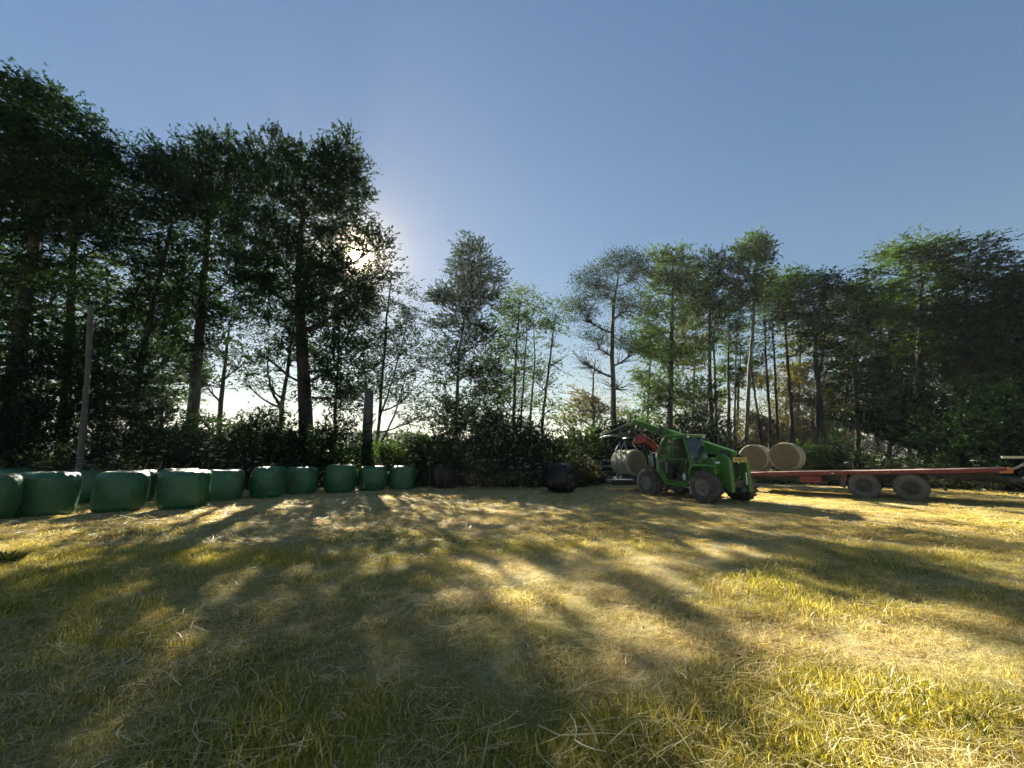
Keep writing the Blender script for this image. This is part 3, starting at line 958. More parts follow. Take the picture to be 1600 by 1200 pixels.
tree('spreading_tree', 'dense tree with feathery right-hand sprays near the right end of the trailer', 21, [(1500, 755), (1500, 650), (1505, 540), (1510, 440)], .24,
     E((1510, 400, 40, 24), (1545, 425, 40, 22), (1580, 430, 22, 18, .8), (1530, 470, 55, 36), (1500, 520, 55, 40), (1560, 530, 55, 45), (1520, 590, 60, 45), (1575, 610, 50, 50)), 'beech', 2.8)
tree('spreading_tree', 'dark tree at the right edge behind the pale bar frame', 18, [(1610, 760), (1610, 650), (1615, 540), (1620, 440)], .24,
     E((1610, 470, 50, 40), (1660, 440, 60, 60), (1600, 540, 60, 50), (1670, 560, 70, 70), (1590, 620, 60, 50), (1640, 660, 70, 60)), 'beech', 3.0)

# the pale bare trunk behind the left bales
pb = at(126, 738, 15.5); pb.z = 0
root = thing('dead_trunk', 'pale mottled bare trunk standing upright behind the green bales', 'tree trunk', pb)
pp = [Vector(at(px, py, 15.5)) - pb for px, py in ((126, 745), (131, 660), (138, 570), (142, 478))]
pp[0].z = -.1
mb = MB()
fine = []
for i in range(3):
    for t in np.linspace(0, 1, 5, endpoint=False): fine.append(pp[i].lerp(pp[i + 1], t))
fine.append(pp[3])
mb.tube(fine, list(np.linspace(.115, .075, len(fine)) + RNG.normal(size=len(fine)) * .006), 12)
obj('trunk', mb, M['pole'], root)
mb = MB().tube([pp[3] + Vector((-.55, .05, -.12)), pp[3] + Vector((0, 0, -.05)), pp[3] + Vector((.25, 0, -.1))], [.03, .05, .03], 6)
obj('branch_stub', mb, M['pole'], root)

# trees further back: nothing tells them apart
BG = 'dim slender trees filling the wood behind'
bgl = 'dim slender tree deep in the wood behind the front row'
for px, Y, top, half in ((-30, 30, 380, 70), (60, 32, 420, 70), (160, 33, 400, 60), (250, 34, 440, 60), (1080, 38, 470, 40), (1010, 38, 520, 35), (1150, 40, 520, 26), (1245, 40, 470, 30),
                         (1320, 38, 470, 45), (1370, 36, 450, 50), (1420, 36, 460, 50), (1470, 34, 440, 55), (1540, 33, 470, 60), (1610, 30, 460, 70), (1680, 26, 430, 90)):
    b = 715
    lob = []
    for k in range(4):
        f = k / 3
        lob.append((px + random.uniform(-.4, .4) * half, top + 30 + f * (600 - top), half * random.uniform(.6, .9), 34 + 20 * random.random()))
    if px in (1150, 1245): lob = lob[:3]
    tree('slender_tree', bgl, Y, [(px, b + 30), (px + 4, 600), (px + 8, top + 20)], .16, lob, 'beech', 1.9, group=BG, subs=3, leaf_scale=1.5, mat='leaf_gold' if px in (1245, 1320, 1080) else 'leaf_mid')

# ------------------------------------------------------------------ shrubs of the hedge
SH = [  # px, Y, top py, half width px, material, label
    (-40, 16, 590, 95, 'leaf_dark', 'dark tall shrub at the far left edge behind the bales'),
    (50, 17, 545, 60, 'leaf_dark', 'dark shrub under the towering tree left of the pale trunk'),
    (150, 18, 500, 50, 'leaf_dark', 'dark shrub crowding round the pale bare trunk'),
    (225, 18.5, 590, 65, 'leaf_dark', 'tall shrub under the leaning twiggy tree'),
    (275, 19, 640, 55, 'leaf_dark', 'rounded shrub at the foot of the broad tree'),
    (340, 20, 655, 55, 'leaf_dark', 'low shrub under the slender tree in the bright gap'),
    (395, 20, 640, 55, 'leaf_dark', 'shrub with ragged top below the bright gap'),
    (450, 20, 645, 50, 'leaf_dark', 'shrub at the foot of the small forked tree'),
    (520, 20, 650, 50, 'leaf_dark', 'shrub between the oak trunk and the broken trunk'),
    (610, 21, 690, 45, 'leaf_mid', 'low mid-green shrub behind the last green bales'),
    (660, 22, 675, 45, 'leaf_mid', 'low shrub right of the feathery tree'),
    (700, 21, 660, 45, 'leaf_dark', 'shrub at the foot of the pointed tree behind the upright black bale'),
    (745, 20, 645, 50, 'leaf_dark', 'thick dark shrub right of the upright black bale'),
    (790, 20, 640, 50, 'leaf_dark', 'thick dark shrub in the middle of the hedge'),
    (830, 20.5, 660, 42, 'leaf_dark', 'dark shrub behind the pale plastic sheet'),
    (868, 21, 690, 30, 'leaf_mid', 'small shrub under the wide sky gap'),
    (905, 24, 655, 38, 'leaf_mid', 'sunlit green shrub left of the gate'),
    (950, 25, 655, 48, 'leaf_dark', 'dark shrub right behind the gate'),
    (1000, 25, 660, 45, 'leaf_dark', 'dark shrub behind the bale wrapper'),
    (1060, 25, 650, 50, 'leaf_dark', 'dark shrub behind the telehandler cab'),
    (1110, 25, 640, 45, 'leaf_dark', 'dark shrub behind the telehandler boom pivot'),
    (1150, 24, 690, 30, 'leaf_dark', 'low dark shrub left of the pale-trunked tree'),
    (1225, 27, 690, 40, 'leaf_gold', 'low yellowish shrub behind the two round bales'),
    (1270, 23, 690, 30, 'leaf_mid', 'small green shrub beside the second round bale'),
    (1330, 23, 640, 50, 'leaf_dark', 'dark shrub right of the forked dark trunk'),
    (1390, 22, 620, 55, 'leaf_dark', 'tall dark shrub behind the first trailer wheel'),
    (1450, 21, 600, 60, 'leaf_dark', 'tall dark shrub behind the second trailer wheel'),
    (1520, 19, 600, 70, 'leaf_dark', 'tall dark shrub behind the raised end of the trailer'),
    (1600, 17, 600, 90, 'leaf_dark', 'dark shrub at the right edge of the wood')]
SH += [(1190, 33, 560, 34, 'leaf_gold', 'golden backlit sapling glowing through the gap left of the round bales'),
       (1240, 34, 560, 40, 'leaf_gold', 'golden backlit sapling glowing above the second round bale'),
       (1300, 33, 590, 40, 'leaf_gold', 'golden backlit sapling right of the thick forked trunk'),
       (985, 33, 640, 40, 'leaf_mid', 'dim bush behind the trunk of the thin-leaved tree'),
       (1075, 32, 620, 50, 'leaf_mid', 'dim bush deep behind the telehandler cab'),
       (560, 30, 690, 60, 'leaf_mid', 'low bush far behind the broken trunk'),
       (800, 30, 660, 60, 'leaf_dark', 'dim bush behind the light slender tree'),
       (440, 30, 690, 90, 'leaf_dark', 'low dim bush beyond the bright gap')]
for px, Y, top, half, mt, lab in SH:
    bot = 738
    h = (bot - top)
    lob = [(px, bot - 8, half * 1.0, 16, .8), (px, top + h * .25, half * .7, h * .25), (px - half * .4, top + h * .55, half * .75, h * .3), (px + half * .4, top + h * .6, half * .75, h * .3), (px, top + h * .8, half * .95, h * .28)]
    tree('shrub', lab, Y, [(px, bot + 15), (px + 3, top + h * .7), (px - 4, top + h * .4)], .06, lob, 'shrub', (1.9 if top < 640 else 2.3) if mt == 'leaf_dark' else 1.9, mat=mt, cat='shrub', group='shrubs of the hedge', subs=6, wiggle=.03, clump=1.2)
print('leaf triangles', TOTAL[0])


# ------------------------------------------------------------------ nettles and weeds along the hedge foot
def weeds():
    out = []
    segs = [(-60, 18, 21), (560, 19, 22)]
    n = 26000
    px = RNG.uniform(-120, 1680, n)
    # distance of the hedge foot along the picture
    foot = np.interp(px, [-120, 60, 300, 600, 900, 1000, 1200, 1400, 1700], [13.5, 14.5, 18, 20, 19.5, 23.5, 22, 19.5, 15.5])
    dep_ = np.where(np.arange(n) < 9500, RNG.random(n) * 2.2, 1.5 + RNG.random(n) * 11)
    Y = foot + dep_
    for i in range(n):
        u = (px[i] - 800) / FPX
        x = u * Y[i] * .985; y = Y[i]
        H = .30 + .95 * RNG.random() * min(1.3, .25 + (Y[i] - foot[i]))
        m = 9
        big = 1.0 if i < 9500 else 1.7
        t = RNG.random(m)
        lean = RNG.normal(size=2) * .18
        P = np.stack([x + lean[0] * t + RNG.normal(size=m) * .05, y + lean[1] * t + RNG.normal(size=m) * .05, t * H + .02], -1)
        d = unit(RNG.normal(size=(m, 3)) * np.array([1, 1, .5]) + np.array([0, 0, .35]))
        s = unit(np.cross(d, unit(RNG.normal(size=(m, 3)) + np.array([0, 0, 1.0]))))
        L = (.10 + .14 * RNG.random((m, 1))) * big; W = L * (.32 if i < 9500 else .5)
        P = P + d * L * .5
        out.append(np.stack([P - d * L * .4 + s * W * .5, P + d * L * .55, P - d * L * .4 - s * W * .5], 1))
    o = obj('undergrowth', quads_mesh('undergrowth', np.concatenate(out), 3), M['weed'])
    tag(o, 'nettles and weeds along the foot of the hedge', kind='stuff')


weeds()


# white umbels
def parsley(seed, H):
    rg = random.Random(seed)
    st, fl = MB(), []
    for k in range(3):
        a = rg.random() * 6.28
        tip = Vector((math.cos(a) * .22 * k * .6, math.sin(a) * .22 * k * .6, H * (1 - .14 * k)))
        st.tube([Vector((0, 0, 0)), Vector((tip.x * .3, tip.y * .3, tip.z * .6)), tip], [.008, .006, .004], 4, False)
        for i in range(26):
            rr, b = .10 * math.sqrt(rg.random()), rg.random() * 6.28
            c = tip + Vector((rr * math.cos(b), rr * math.sin(b), .02 - rr * rr * 2 + rg.uniform(-.008, .008)))
            e = .017
            t1 = Vector((e, 0, rg.uniform(-.006, .006))); t2 = Vector((0, e, rg.uniform(-.006, .006)))
            fl.append([c - t1, c - t2, c + t1, c + t2])
    return st.mesh('stem'), quads_mesh('flower_head', np.array(fl))


PROT = [parsley(s, h) for s, h in ((1, 1.25), (2, 1.0), (3, 1.4))]
for i, (px, py, Y) in enumerate(((70, 722, 14.5), (125, 716, 14.8), (150, 718, 15), (255, 705, 17), (322, 692, 18), (330, 700, 18), (345, 712, 18.2), (405, 715, 18.5), (440, 718, 18.8), (545, 695, 19.5), (556, 694, 19.5), (610, 714, 19.6),
                                 (640, 713, 19.5), (672, 715, 19.8), (735, 708, 19.4), (795, 714, 19.3), (815, 716, 19), (840, 725, 18.8), (862, 722, 18.5), (893, 705, 20), (905, 698, 20), (915, 712, 20.5), (921, 716, 20.5),
                                 (1330, 708, 20), (1345, 716, 19.8), (1372, 712, 19.5), (1400, 716, 19), (1425, 718, 18.8), (1520, 720, 17))):
    w = at(px, py, Y)
    st, fl = PROT[i % 3]
    h = (1.25, 1.0, 1.4)[i % 3]
    t = thing('cow_parsley', 'white flat-headed wild flower standing among the weeds of the hedge foot', 'wild flower', (w.x, w.y, 0), random.random() * 6, 'white wild flowers along the hedge')
    t.scale = (1, 1, max(.5, w.z / h))
    obj('stem', st, M['stem'], t)
    obj('flower_head', fl, M['petal'], t)


# far hedge line beyond the wood
def far_hedge():
    n = 26000
    x = RNG.uniform(-160, 160, n)
    top = 5 + 4 * fbm(x * .07, x * 0 + 2, 3)
    P = np.stack([x, 110 + RNG.normal(size=n) * 1.6, top * RNG.random(n) ** .8], -1)
    d = unit(RNG.normal(size=(n, 3))); s = unit(np.cross(d, RNG.normal(size=(n, 3))))
    L, W = .55, .38
    V = np.stack([P - d * L, P + s * W, P + d * L, P - s * W], 1)
    tag(obj('distant_hedge', quads_mesh('distant_hedge', V), M['leaf_dark']), 'distant hedge line seen between the trunks', kind='stuff')


far_hedge()


# ------------------------------------------------------------------ bales
def wrapped_mesh(name, seed, Rb=.585, H=1.14, cr=.19, dome=0.0):
    prof = []
    prof.append((0.0, 0.0)); prof.append((Rb * .8, 0.0))
    for k in range(6):
        a = -PI / 2 + PI / 2 * k / 5
        prof.append((Rb - cr + cr * math.cos(a), cr + cr * math.sin(a)))
    for k in range(1, 13):
        prof.append((Rb, cr + (H - 2 * cr) * k / 13))
    for k in range(8):
        a = PI / 2 * k / 7
        prof.append((Rb - cr + cr * math.cos(a), H - cr + cr * math.sin(a)))
    for r in (.40, .34, .26, .18, .1, .03): prof.append((r, H))
    n = 72
    mb = MB().lathe(prof, n)
    sd = Vector((seed * 7.3, seed * 3.1, seed * 1.7))
    sq = random.Random(seed)
    ex, ey = sq.uniform(-.03, .03), sq.uniform(.96, 1.03)
    for i, v in enumerate(mb.v):
        p = Vector(v)
        r = math.hypot(p.x, p.y); a = math.atan2(p.y, p.x)
        f = p.z / H
        low = mnoise.noise(p * 1.6 + sd) * .04 + mnoise.noise(p * 4 + sd) * .012
        crease = abs(mnoise.noise(Vector((math.cos(a) * 5, math.sin(a) * 5, p.z * 1.3)) + sd)) * .018
        edge = math.exp(-((f - .93) / .07) ** 2)
        rid = edge * .014 * math.sin(a * 17 + 5 * mnoise.noise(p * 3 + sd)) * (r > .2)
        k = 1 + (low - crease + rid) / Rb
        bulge = 1 + .06 * math.sin(PI * min(1, max(0, f))) - .03 * (1 - f) * (f < .3)
        topz = 0
        if f > .9:
            topz = -.03 * (1 - (r / Rb) ** 2) + .02 * mnoise.noise(Vector((p.x * 5, p.y * 5, 0)) + sd) + .006 * mnoise.noise(Vector((p.x * 12, p.y * 12, 3)) + sd)
        topz += dome * (1 - min(1, r / Rb) ** 2) * (1 if f > .5 else -1) * (f > .9 or f < .1)
        mb.v[i] = (p.x * k * bulge + ex * f, p.y * k * bulge, p.z * ey + topz + (.02 * mnoise.noise(p * 2 + sd) if f > .3 else 0))
    return mb.mesh(name)


BALES = [(65, 811, 'green wrapped round bale, largest and nearest of the front row'),
         (184, 803, 'green wrapped bale standing second from the near end of the front row'),
         (283, 798, 'green wrapped bale with strong white glints along its top edge'),
         (348, 785, 'green wrapped bale set back just beside the bale with the white glints'),
         (417, 781, 'green wrapped bale with a gathered pale lid of film, in the middle of the row'),
         (468, 775, 'green wrapped bale touching the one with the pale gathered lid'),
         (530, 773, 'green wrapped bale third from the row end by the upright black bale'),
         (581, 770, 'green wrapped bale, second from the end by the upright black bale'),
         (628, 768, 'green wrapped bale at the end of the row nearest the upright black bale'),
         (-42, 824, 'green wrapped bale cut off by the picture edge in the front row')]
BM = [wrapped_mesh('wrapped_bale', s) for s in (1, 2, 3, 4, 5)]
for me in BM: me.materials.append(M['film_green'])


def place_bale(i, p, lab, me, group, mt=None):
    o = bpy.data.objects.new('wrapped_bale', me)
    COL.objects.link(o)
    o.location = (p.x, p.y, hz(p.x, p.y) - .03)
    o.rotation_euler = (0, 0, i * 2.13)
    s = random.Random(i).uniform(.97, 1.04)
    o.scale = (s, s, random.Random(i + 50).uniform(.97, 1.03))
    return tag(o, lab, 'bale', group)


for i, (px, py, lab) in enumerate(BALES):
    g = G(px, py - 2)
    dirv = Vector((g.x, g.y, 0)).normalized()
    place_bale(i, g + dirv * .5, lab, BM[i % 5], 'green wrapped bales in the row')
BACK = [(10, 729, 13.2, 'green wrapped bale in the back row seen past the near end of the front row'),
        (128, 727, 13.6, 'green wrapped bale in the back row between the two nearest front bales'),
        (212, 728, 14.0, 'green wrapped bale in the back row just behind the second front bale'),
        (285, 729, 14.6, 'green wrapped bale in the back row behind the one with white glints'),
        (-80, 729, 13.0, 'green wrapped bale in the back row cut off by the picture edge')]
for i, (px, py, Y, lab) in enumerate(BACK):
    p = at(px, py, Y)
    place_bale(20 + i, p, lab, BM[(i + 2) % 5], 'green wrapped bales in the row')

bb = wrapped_mesh('wrapped_bale', 9, .62, 1.20); bb.materials.append(M['film_black'])
g = G(694, 764); dv = Vector((g.x, g.y, 0)).normalized()
place_bale(40, g + dv * .5, 'black wrapped bale standing upright past the end of the green row', bb, 'black wrapped bales')
b2 = wrapped_mesh('wrapped_bale', 11, .63, 1.16, .36, .16); b2.materials.append(M['film_black'])
g = G(876, 772); dv = Vector((g.x, g.y, 0)).normalized()
o = place_bale(41, g + dv * .45, 'black wrapped bale lying on its side beside the pale plastic sheet', b2, 'black wrapped bales')
o.rotation_euler = (PI / 2, 0, math.radians(36))
o.location.z = .59
o.location.y += .5
o.location.x -= .32
o.scale = (1, 1, 1)


def hay_bale(label, loc, axis, D=1.16, L=1.2, group='round hay bales'):
    """a net-wrapped round bale lying with its axis along the horizontal vector given"""
    rz = math.atan2(axis.y, axis.x)
    t = thing('hay_bale', label, 'bale', loc, rz, group)
    Mx = Matrix.Rotation(PI / 2, 4, 'Y')
    R = D / 2
    mb = MB()
    prof = [(R - .06, -L / 2 + .005), (R - .015, -L / 2 + .02), (R, -L / 2 + .07)] + [(R + .008 * math.sin(k * 2.1), -L / 2 + .07 + (L - .14) * k / 10) for k in range(1, 10)] + [(R, L / 2 - .07), (R - .015, L / 2 - .02), (R - .06, L / 2 - .005)]
    mb.lathe(prof, 56)
    sd = Vector((loc[0], loc[1], 0))
    for i, v in enumerate(mb.v):
        p = Vector(v)
        k = 1 + .02 * mnoise.noise(p * 3 + sd) + .012 * mnoise.noise(p * 9 + sd)
        q = Mx @ Vector((p.x * k, p.y * k, p.z))
        mb.v[i] = (q.x, q.y, q.z + R)
    obj('net_wrap', mb, M['net'], t)
    for s in (-1, 1):
        e = MB()
        n, rings = 56, 16
        vs, fs = [], []
        for j in range(rings):
            r = (R - .055) * (j / (rings - 1))
            for k in range(n):
                a = 2 * PI * k / n
                spiral = .02 * math.sin(r * 46 + a + 3 * mnoise.noise(Vector((math.cos(a) * 2, math.sin(a) * 2, r * 3)) + sd))
                hgt_ = spiral + .03 * mnoise.noise(Vector((r * math.cos(a) * 14, r * math.sin(a) * 14, s)) + sd)
                x = s * (L / 2 + hgt_ * (0.4 if j == rings - 1 else 1) - .004)
                vs.append((x, r * math.cos(a), R + r * math.sin(a)))
        for j in range(rings - 1):
            for k in range(n):
                f = (j * n + k, j * n + (k + 1) % n, (j + 1) * n + (k + 1) % n, (j + 1) * n + k)
                fs.append(f if s > 0 else f[::-1])
        e.add(vs, fs, True)
        obj('hay_face', e, M['hay'], t)
    return t


# ------------------------------------------------------------------ wheels
def tyre_mesh(R, W, Rr, lugs=20, lug_h=.03):
    """axis along y, centre at origin"""
    Mx = Matrix.Rotation(PI / 2, 4, 'X')
    mb = MB()
    h = W / 2
    prof = [(Rr, -h * .78), (Rr + .02, -h * .9), ((R + Rr) / 2, -h), (R - .07, -h * .98), (R - .02, -h * .88), (R, -h * .6), (R, 0), (R, h * .6), (R - .02, h * .88), (R - .07, h * .98), ((R + Rr) / 2, h), (Rr + .02, h * .9), (Rr, h * .78)]
    mb.lathe(prof, 40, Mx)
    for k in range(lugs):
        for s in (-1, 1):
            a = 2 * PI * (k + (.5 if s > 0 else 0)) / lugs
            vs = []
            for (yy, da, w) in ((.0, .0, .42), (h * .98 * s, -.16, .5)):
                for q in (-1, 1):
                    for rr in (R - .03, R + lug_h if yy == 0 else R + lug_h * .6):
                        an = a + da + q * w * PI / lugs * .55
                        vs.append((rr * math.cos(an), yy, rr * math.sin(an)))
            mb.add(vs, [(0, 1, 3, 2), (4, 6, 7, 5), (1, 5, 7, 3), (0, 4, 5, 1), (2, 3, 7, 6), (0, 2, 6, 4)])
    return mb


def rim_mesh(Rr, W, bolts=8, dish=.06):
    Mx = Matrix.Rotation(PI / 2, 4, 'X')
    mb = MB()
    for s in (1, -1):
        h = W / 2 * s
        prof = [(Rr + .012, h * .80), (Rr - .015, h * .82), (Rr - .035, h * .55), (Rr * .62, h * .5 - dish * .2 * s), (Rr * .52, h * .62), (Rr * .30, h * .64), (Rr * .28, h * .86), (Rr * .16, h * .9), (0, h * .9)]
        mb.lathe(prof, 28, Mx)
        for k in range(bolts):
            a = 2 * PI * k / bolts
            c = Vector((Rr * .41 * math.cos(a), -h * .66, Rr * .41 * math.sin(a)))
            mb.box(c.x - .014, c.x + .014, c.y - .02, c.y + .02, c.z - .014, c.z + .014)
    return mb


def wheel(parent, x, y, z, tyre_me, rim_me, steer=0.0, mt='rubber'):
    w = bpy.data.objects.new('wheel', None)
    COL.objects.link(w); w.parent = parent
    w.location = (x, y, z); w.rotation_euler = (0, 0, steer)
    a = obj('tyre', tyre_me, M[mt], w)
    b = obj('rim', rim_me, M['rim' if mt == 'rubber' else 'rim_dark'], w)
    a.rotation_euler.y = b.rotation_euler.y = random.random() * 6
    return w


# ------------------------------------------------------------------ telehandler (x forward, y to its left, towards the camera)
f2 = Vector((-.40, .915)).normalized()
TL = Vector((6.66, 15.1, 0))
tele = thing('telehandler', 'green telehandler seen from behind, its boom raised over the bale wrapper', 'telehandler', (TL.x, TL.y, hz(TL.x, TL.y) - .01), math.atan2(f2.y, f2.x))


def tloc(x, y, z):
    a = tele.rotation_euler.z
    return Vector((TL.x + math.cos(a) * x - math.sin(a) * y, TL.y + math.sin(a) * x + math.cos(a) * y, z))


TG, DK, GM = M['tele_green'], M['dark_paint'], M['grey_metal']
ty_m = tyre_mesh(.52, .40, .27).mesh('tyre'); rm_m = rim_mesh(.27, .40).mesh('rim')
for x in (1.3, -1.3):
    for y in (.82, -.82):
        wheel(tele, x, y, .53, ty_m, rm_m, .0 if x > 0 else .05)
# chassis
mb = MB().box(-1.7, 1.75, -.34, .34, .46, .80).box(-.75, .75, -.95, -.34, .42, .62)
for x in (1.3, -1.3): mb.tube([(x, -.78, .53), (x, .78, .53)], .09, 10)
obj('chassis', mb, DK, tele, .015)
obj('axle_housing', MB().lathe([(.05, -.2), (.17, -.14), (.19, 0), (.17, .14), (.05, .2)], 16, Matrix.Translation((-1.3, 0, .53)) @ Matrix.Rotation(PI / 2, 4, 'X')), DK, tele)
# engine cover on the far side
obj('engine_cover', MB().prism([(-1.15, .62), (.85, .62), (.85, 1.0), (.6, 1.12), (-.9, 1.25), (-1.15, 1.18)], -1.0, -.36), TG, tele, .03)
# cab
CABP = [(.12, 2.24), (.34, 2.12), (.56, 1.78), (.70, 1.42), (.70, 1.10), (.34, .54), (-.62, .50), (-.86, 1.05), (-.86, 1.35), (-.74, 1.9), (-.64, 2.24)]
cab = bpy.data.objects.new('cab', None); COL.objects.link(cab); cab.parent = tele


def closed(poly, y, r, n=8):
    p = [Vector((x, y, z)) for x, z in poly] + [Vector((*(poly[0][:1]), y, poly[0][1]))]
    out = []
    for i in range(len(p) - 1):
        out += [p[i].lerp(p[i + 1], t) for t in (0.08, .5, .92)]
    out.append(out[0])
    return out, r, n


mb = MB().tube(*closed(CABP, .95, .038), cap=False)
mb.tube(*closed(CABP[:4] + [(.70, 1.10), (.66, .9), (-.75, .9), (-.86, 1.35)] + CABP[9:], .08, .035), cap=False)
for x, z in ((.12, 2.24), (.56, 1.78), (.70, 1.1), (.34, .54), (-.62, .5), (-.64, 2.24), (-.86, 1.35)):
    mb.tube([(x, .95, z), (x, .08, z)], .035, 8)
obj('frame', mb, TG, cab)
obj('roof', MB().prism([(-.80, 2.20), (-.76, 2.29), (-.1, 2.315), (.22, 2.27), (.30, 2.21)], .03, .99), TG, cab, .02)
obj('rear_panel', MB().prism([(-.90, .92), (-.84, .92), (-.84, 1.40), (-.90, 1.40)], .06, .97), TG, cab, .01)
obj('side_panel', MB().prism([(.66, 1.06), (.34, .58), (-.60, .54), (-.66, .66), (.22, .68), (.55, 1.16)], .925, .945), TG, cab)
obj('far_side_panel', MB().prism([(.66, .75), (-.8, .75), (-.84, 1.38), (.66, 1.38)], .05, .08), TG, cab)
obj('floor', MB().box(-.8, .5, .1, .92, .56, .62), DK, cab)
obj('dashboard', MB().prism([(.66, .8), (.45, .7), (.35, 1.15), (.48, 1.35), (.66, 1.38)], .2, .85), DK, cab, .02)
obj('seat', MB().prism([(-.55, .85), (.0, .85), (.02, .98), (-.42, .98), (-.52, 1.6), (-.66, 1.6), (-.62, .9)], .3, .75), M['black'], cab, .04)
obj('steering_wheel', MB().tube([Vector((.22, .52, 1.28)) + Matrix.Rotation(.6, 3, 'Y') @ Vector((.19 * math.cos(a), .19 * math.sin(a), 0)) for a in np.linspace(0, 2 * PI, 20)], .018, 6, False).tube([(.45, .52, 1.05), (.22, .52, 1.28)], .03, 6), M['black'], cab)
gl = MB().prism([(-.70, 2.16), (.10, 2.16), (.28, 2.06), (.50, 1.74), (.60, 1.45), (-.10, 1.45), (-.78, 1.45)], .945, .957)
obj('door_window', gl, M['glass'], cab)
obj('door_rail', MB().bar((.62, .955, 1.44), (-.80, .955, 1.44), .03, .05).bar((-.08, .955, 1.44), (-.14, .955, 2.2), .03, .035).bar((.30, .955, .66), (-.6, .955, .64), .03, .05), TG, cab, label='green rails of the cab door')
Mr = Matrix.Identity(4)
gl = MB().add([(-.885, .90, 1.43), (-.885, .12, 1.43), (-.69, .12, 2.17), (-.69, .90, 2.17), (-.875, .90, 1.43), (-.875, .12, 1.43), (-.68, .12, 2.17), (-.68, .90, 2.17)], [(0, 1, 2, 3), (7, 6, 5, 4), (0, 4, 5, 1), (3, 2, 6, 7), (0, 3, 7, 4), (1, 5, 6, 2)])
obj('rear_window', gl, M['glass'], cab)
gl = MB().add([(.13, .9, 2.2), (.13, .12, 2.2), (.69, .12, 1.42), (.69, .9, 1.42)], [(0, 1, 2, 3)])
obj('windscreen', gl, M['glass'], cab)
obj('roof_light', MB().box(-.83, -.77, .86, .94, 2.17, 2.24), M['lamp'], cab, .01)
obj('roof_light', MB().box(-.83, -.77, .10, .18, 2.17, 2.24), M['lamp'], cab, .01)
obj('rear_roof_edge', MB().bar((-.80, .98, 2.285), (-.80, .04, 2.285), .05, .03), M['pale_paint'], cab)
obj('fire_extinguisher', MB().tube([(-.42, .80, .70), (-.42, .80, .73), (-.42, .80, .88), (-.42, .80, .92)], [.04, .055, .055, .03], 10), M['white'], cab)
# door mirror on its arm
t = obj('mirror', MB().box(.02, .07, 1.10, 1.24, .92, 1.36), M['black'], tele, .02)
obj('mirror_arm', MB().tube([(.3, .96, 1.42), (.16, 1.12, 1.44), (.05, 1.17, 1.36)], .014, 6), GM, t)
obj('mirror_glass', MB().box(.005, .018, 1.11, 1.23, .94, 1.34), M['galv'], t)
# step
obj('step', MB().box(-.55, .25, .88, 1.02, .36, .40).box(-.52, -.48, .9, .94, .4, .56).box(.18, .22, .9, .94, .4, .56), DK, tele)
# rear wing and bodywork
obj('mudguard', MB().prism([(-.78, .98), (-.92, 1.22), (-1.05, 1.26), (-1.72, 1.26), (-1.72, 1.20), (-1.06, 1.19), (-.96, 1.14), (-.83, .94)], .30, 1.03), TG, tele, .015)
obj('mudguard', MB().prism([(.84, .70), (.9, 1.02), (1.1, 1.18), (1.6, 1.18), (1.75, 1.0), (1.70, .98), (1.56, 1.12), (1.12, 1.12), (.95, .98), (.89, .70)], -1.02, -.58), TG, tele, .01)
obj('rear_bodywork', MB().prism([(-.9, 1.28), (-.9, 1.36), (-1.15, 1.46), (-1.58, 1.50), (-1.66, 1.42), (-1.66, .98), (-1.58, .92), (-1.2, 1.12), (-1.0, 1.18)], .30, .74), TG, tele, .04)
obj('rear_bodywork', MB().prism([(-.9, .9), (-.9, 1.22), (-1.3, 1.36), (-1.62, 1.34), (-1.66, .9)], -.92, -.52), TG, tele, .04)
obj('tail_light', MB().box(-1.70, -1.665, .50, .72, 1.30, 1.36), M['lamp'], tele, .008)
obj('hand_rail', MB().tube([(-.95, .92, 1.27), (-.95, .92, 1.36), (-1.2, .92, 1.38), (-1.25, .92, 1.27)], .014, 6), GM, tele)
for y0 in (.30, -.52):
    o = obj('upright_plate', MB().prism([(-1.50, .62), (-1.96, .38), (-2.0, .40), (-1.98, 1.40), (-1.9, 1.50), (-1.68, 1.62), (-1.50, 1.55)], y0, y0 + .17), TG, tele, .012)
obj('cross_beam', MB().box(-1.88, -1.6, -.35, .30, .50, .74), DK, tele, .01)
obj('tow_hitch', MB().box(-2.08, -1.88, -.14, .10, .40, .52).tube([(-2.02, -.02, .3), (-2.02, -.02, .66)], .022, 8), DK, tele, .008)
hb = MB()
for k in range(7):
    y = -.28 + .085 * k
    hb.tube([(-1.75, y, 1.42), (-1.86, y + random.uniform(-.05, .05), 1.15), (-1.84, y + random.uniform(-.1, .1), .9), (-1.72, y, .7)], .018, 6)
obj('hydraulic_hoses', hb, M['black'], tele)
obj('lift_ram', MB().tube([(-1.6, -.1, .7), (-1.2, -.1, 1.2)], .06, 10).tube([(-1.2, -.1, 1.2), (-.3, -.1, 1.72)], .035, 10), GM, tele)
obj('reflector', MB().box(-1.995, -1.98, -.30, -.26, .62, 1.0), M['white'], tele)
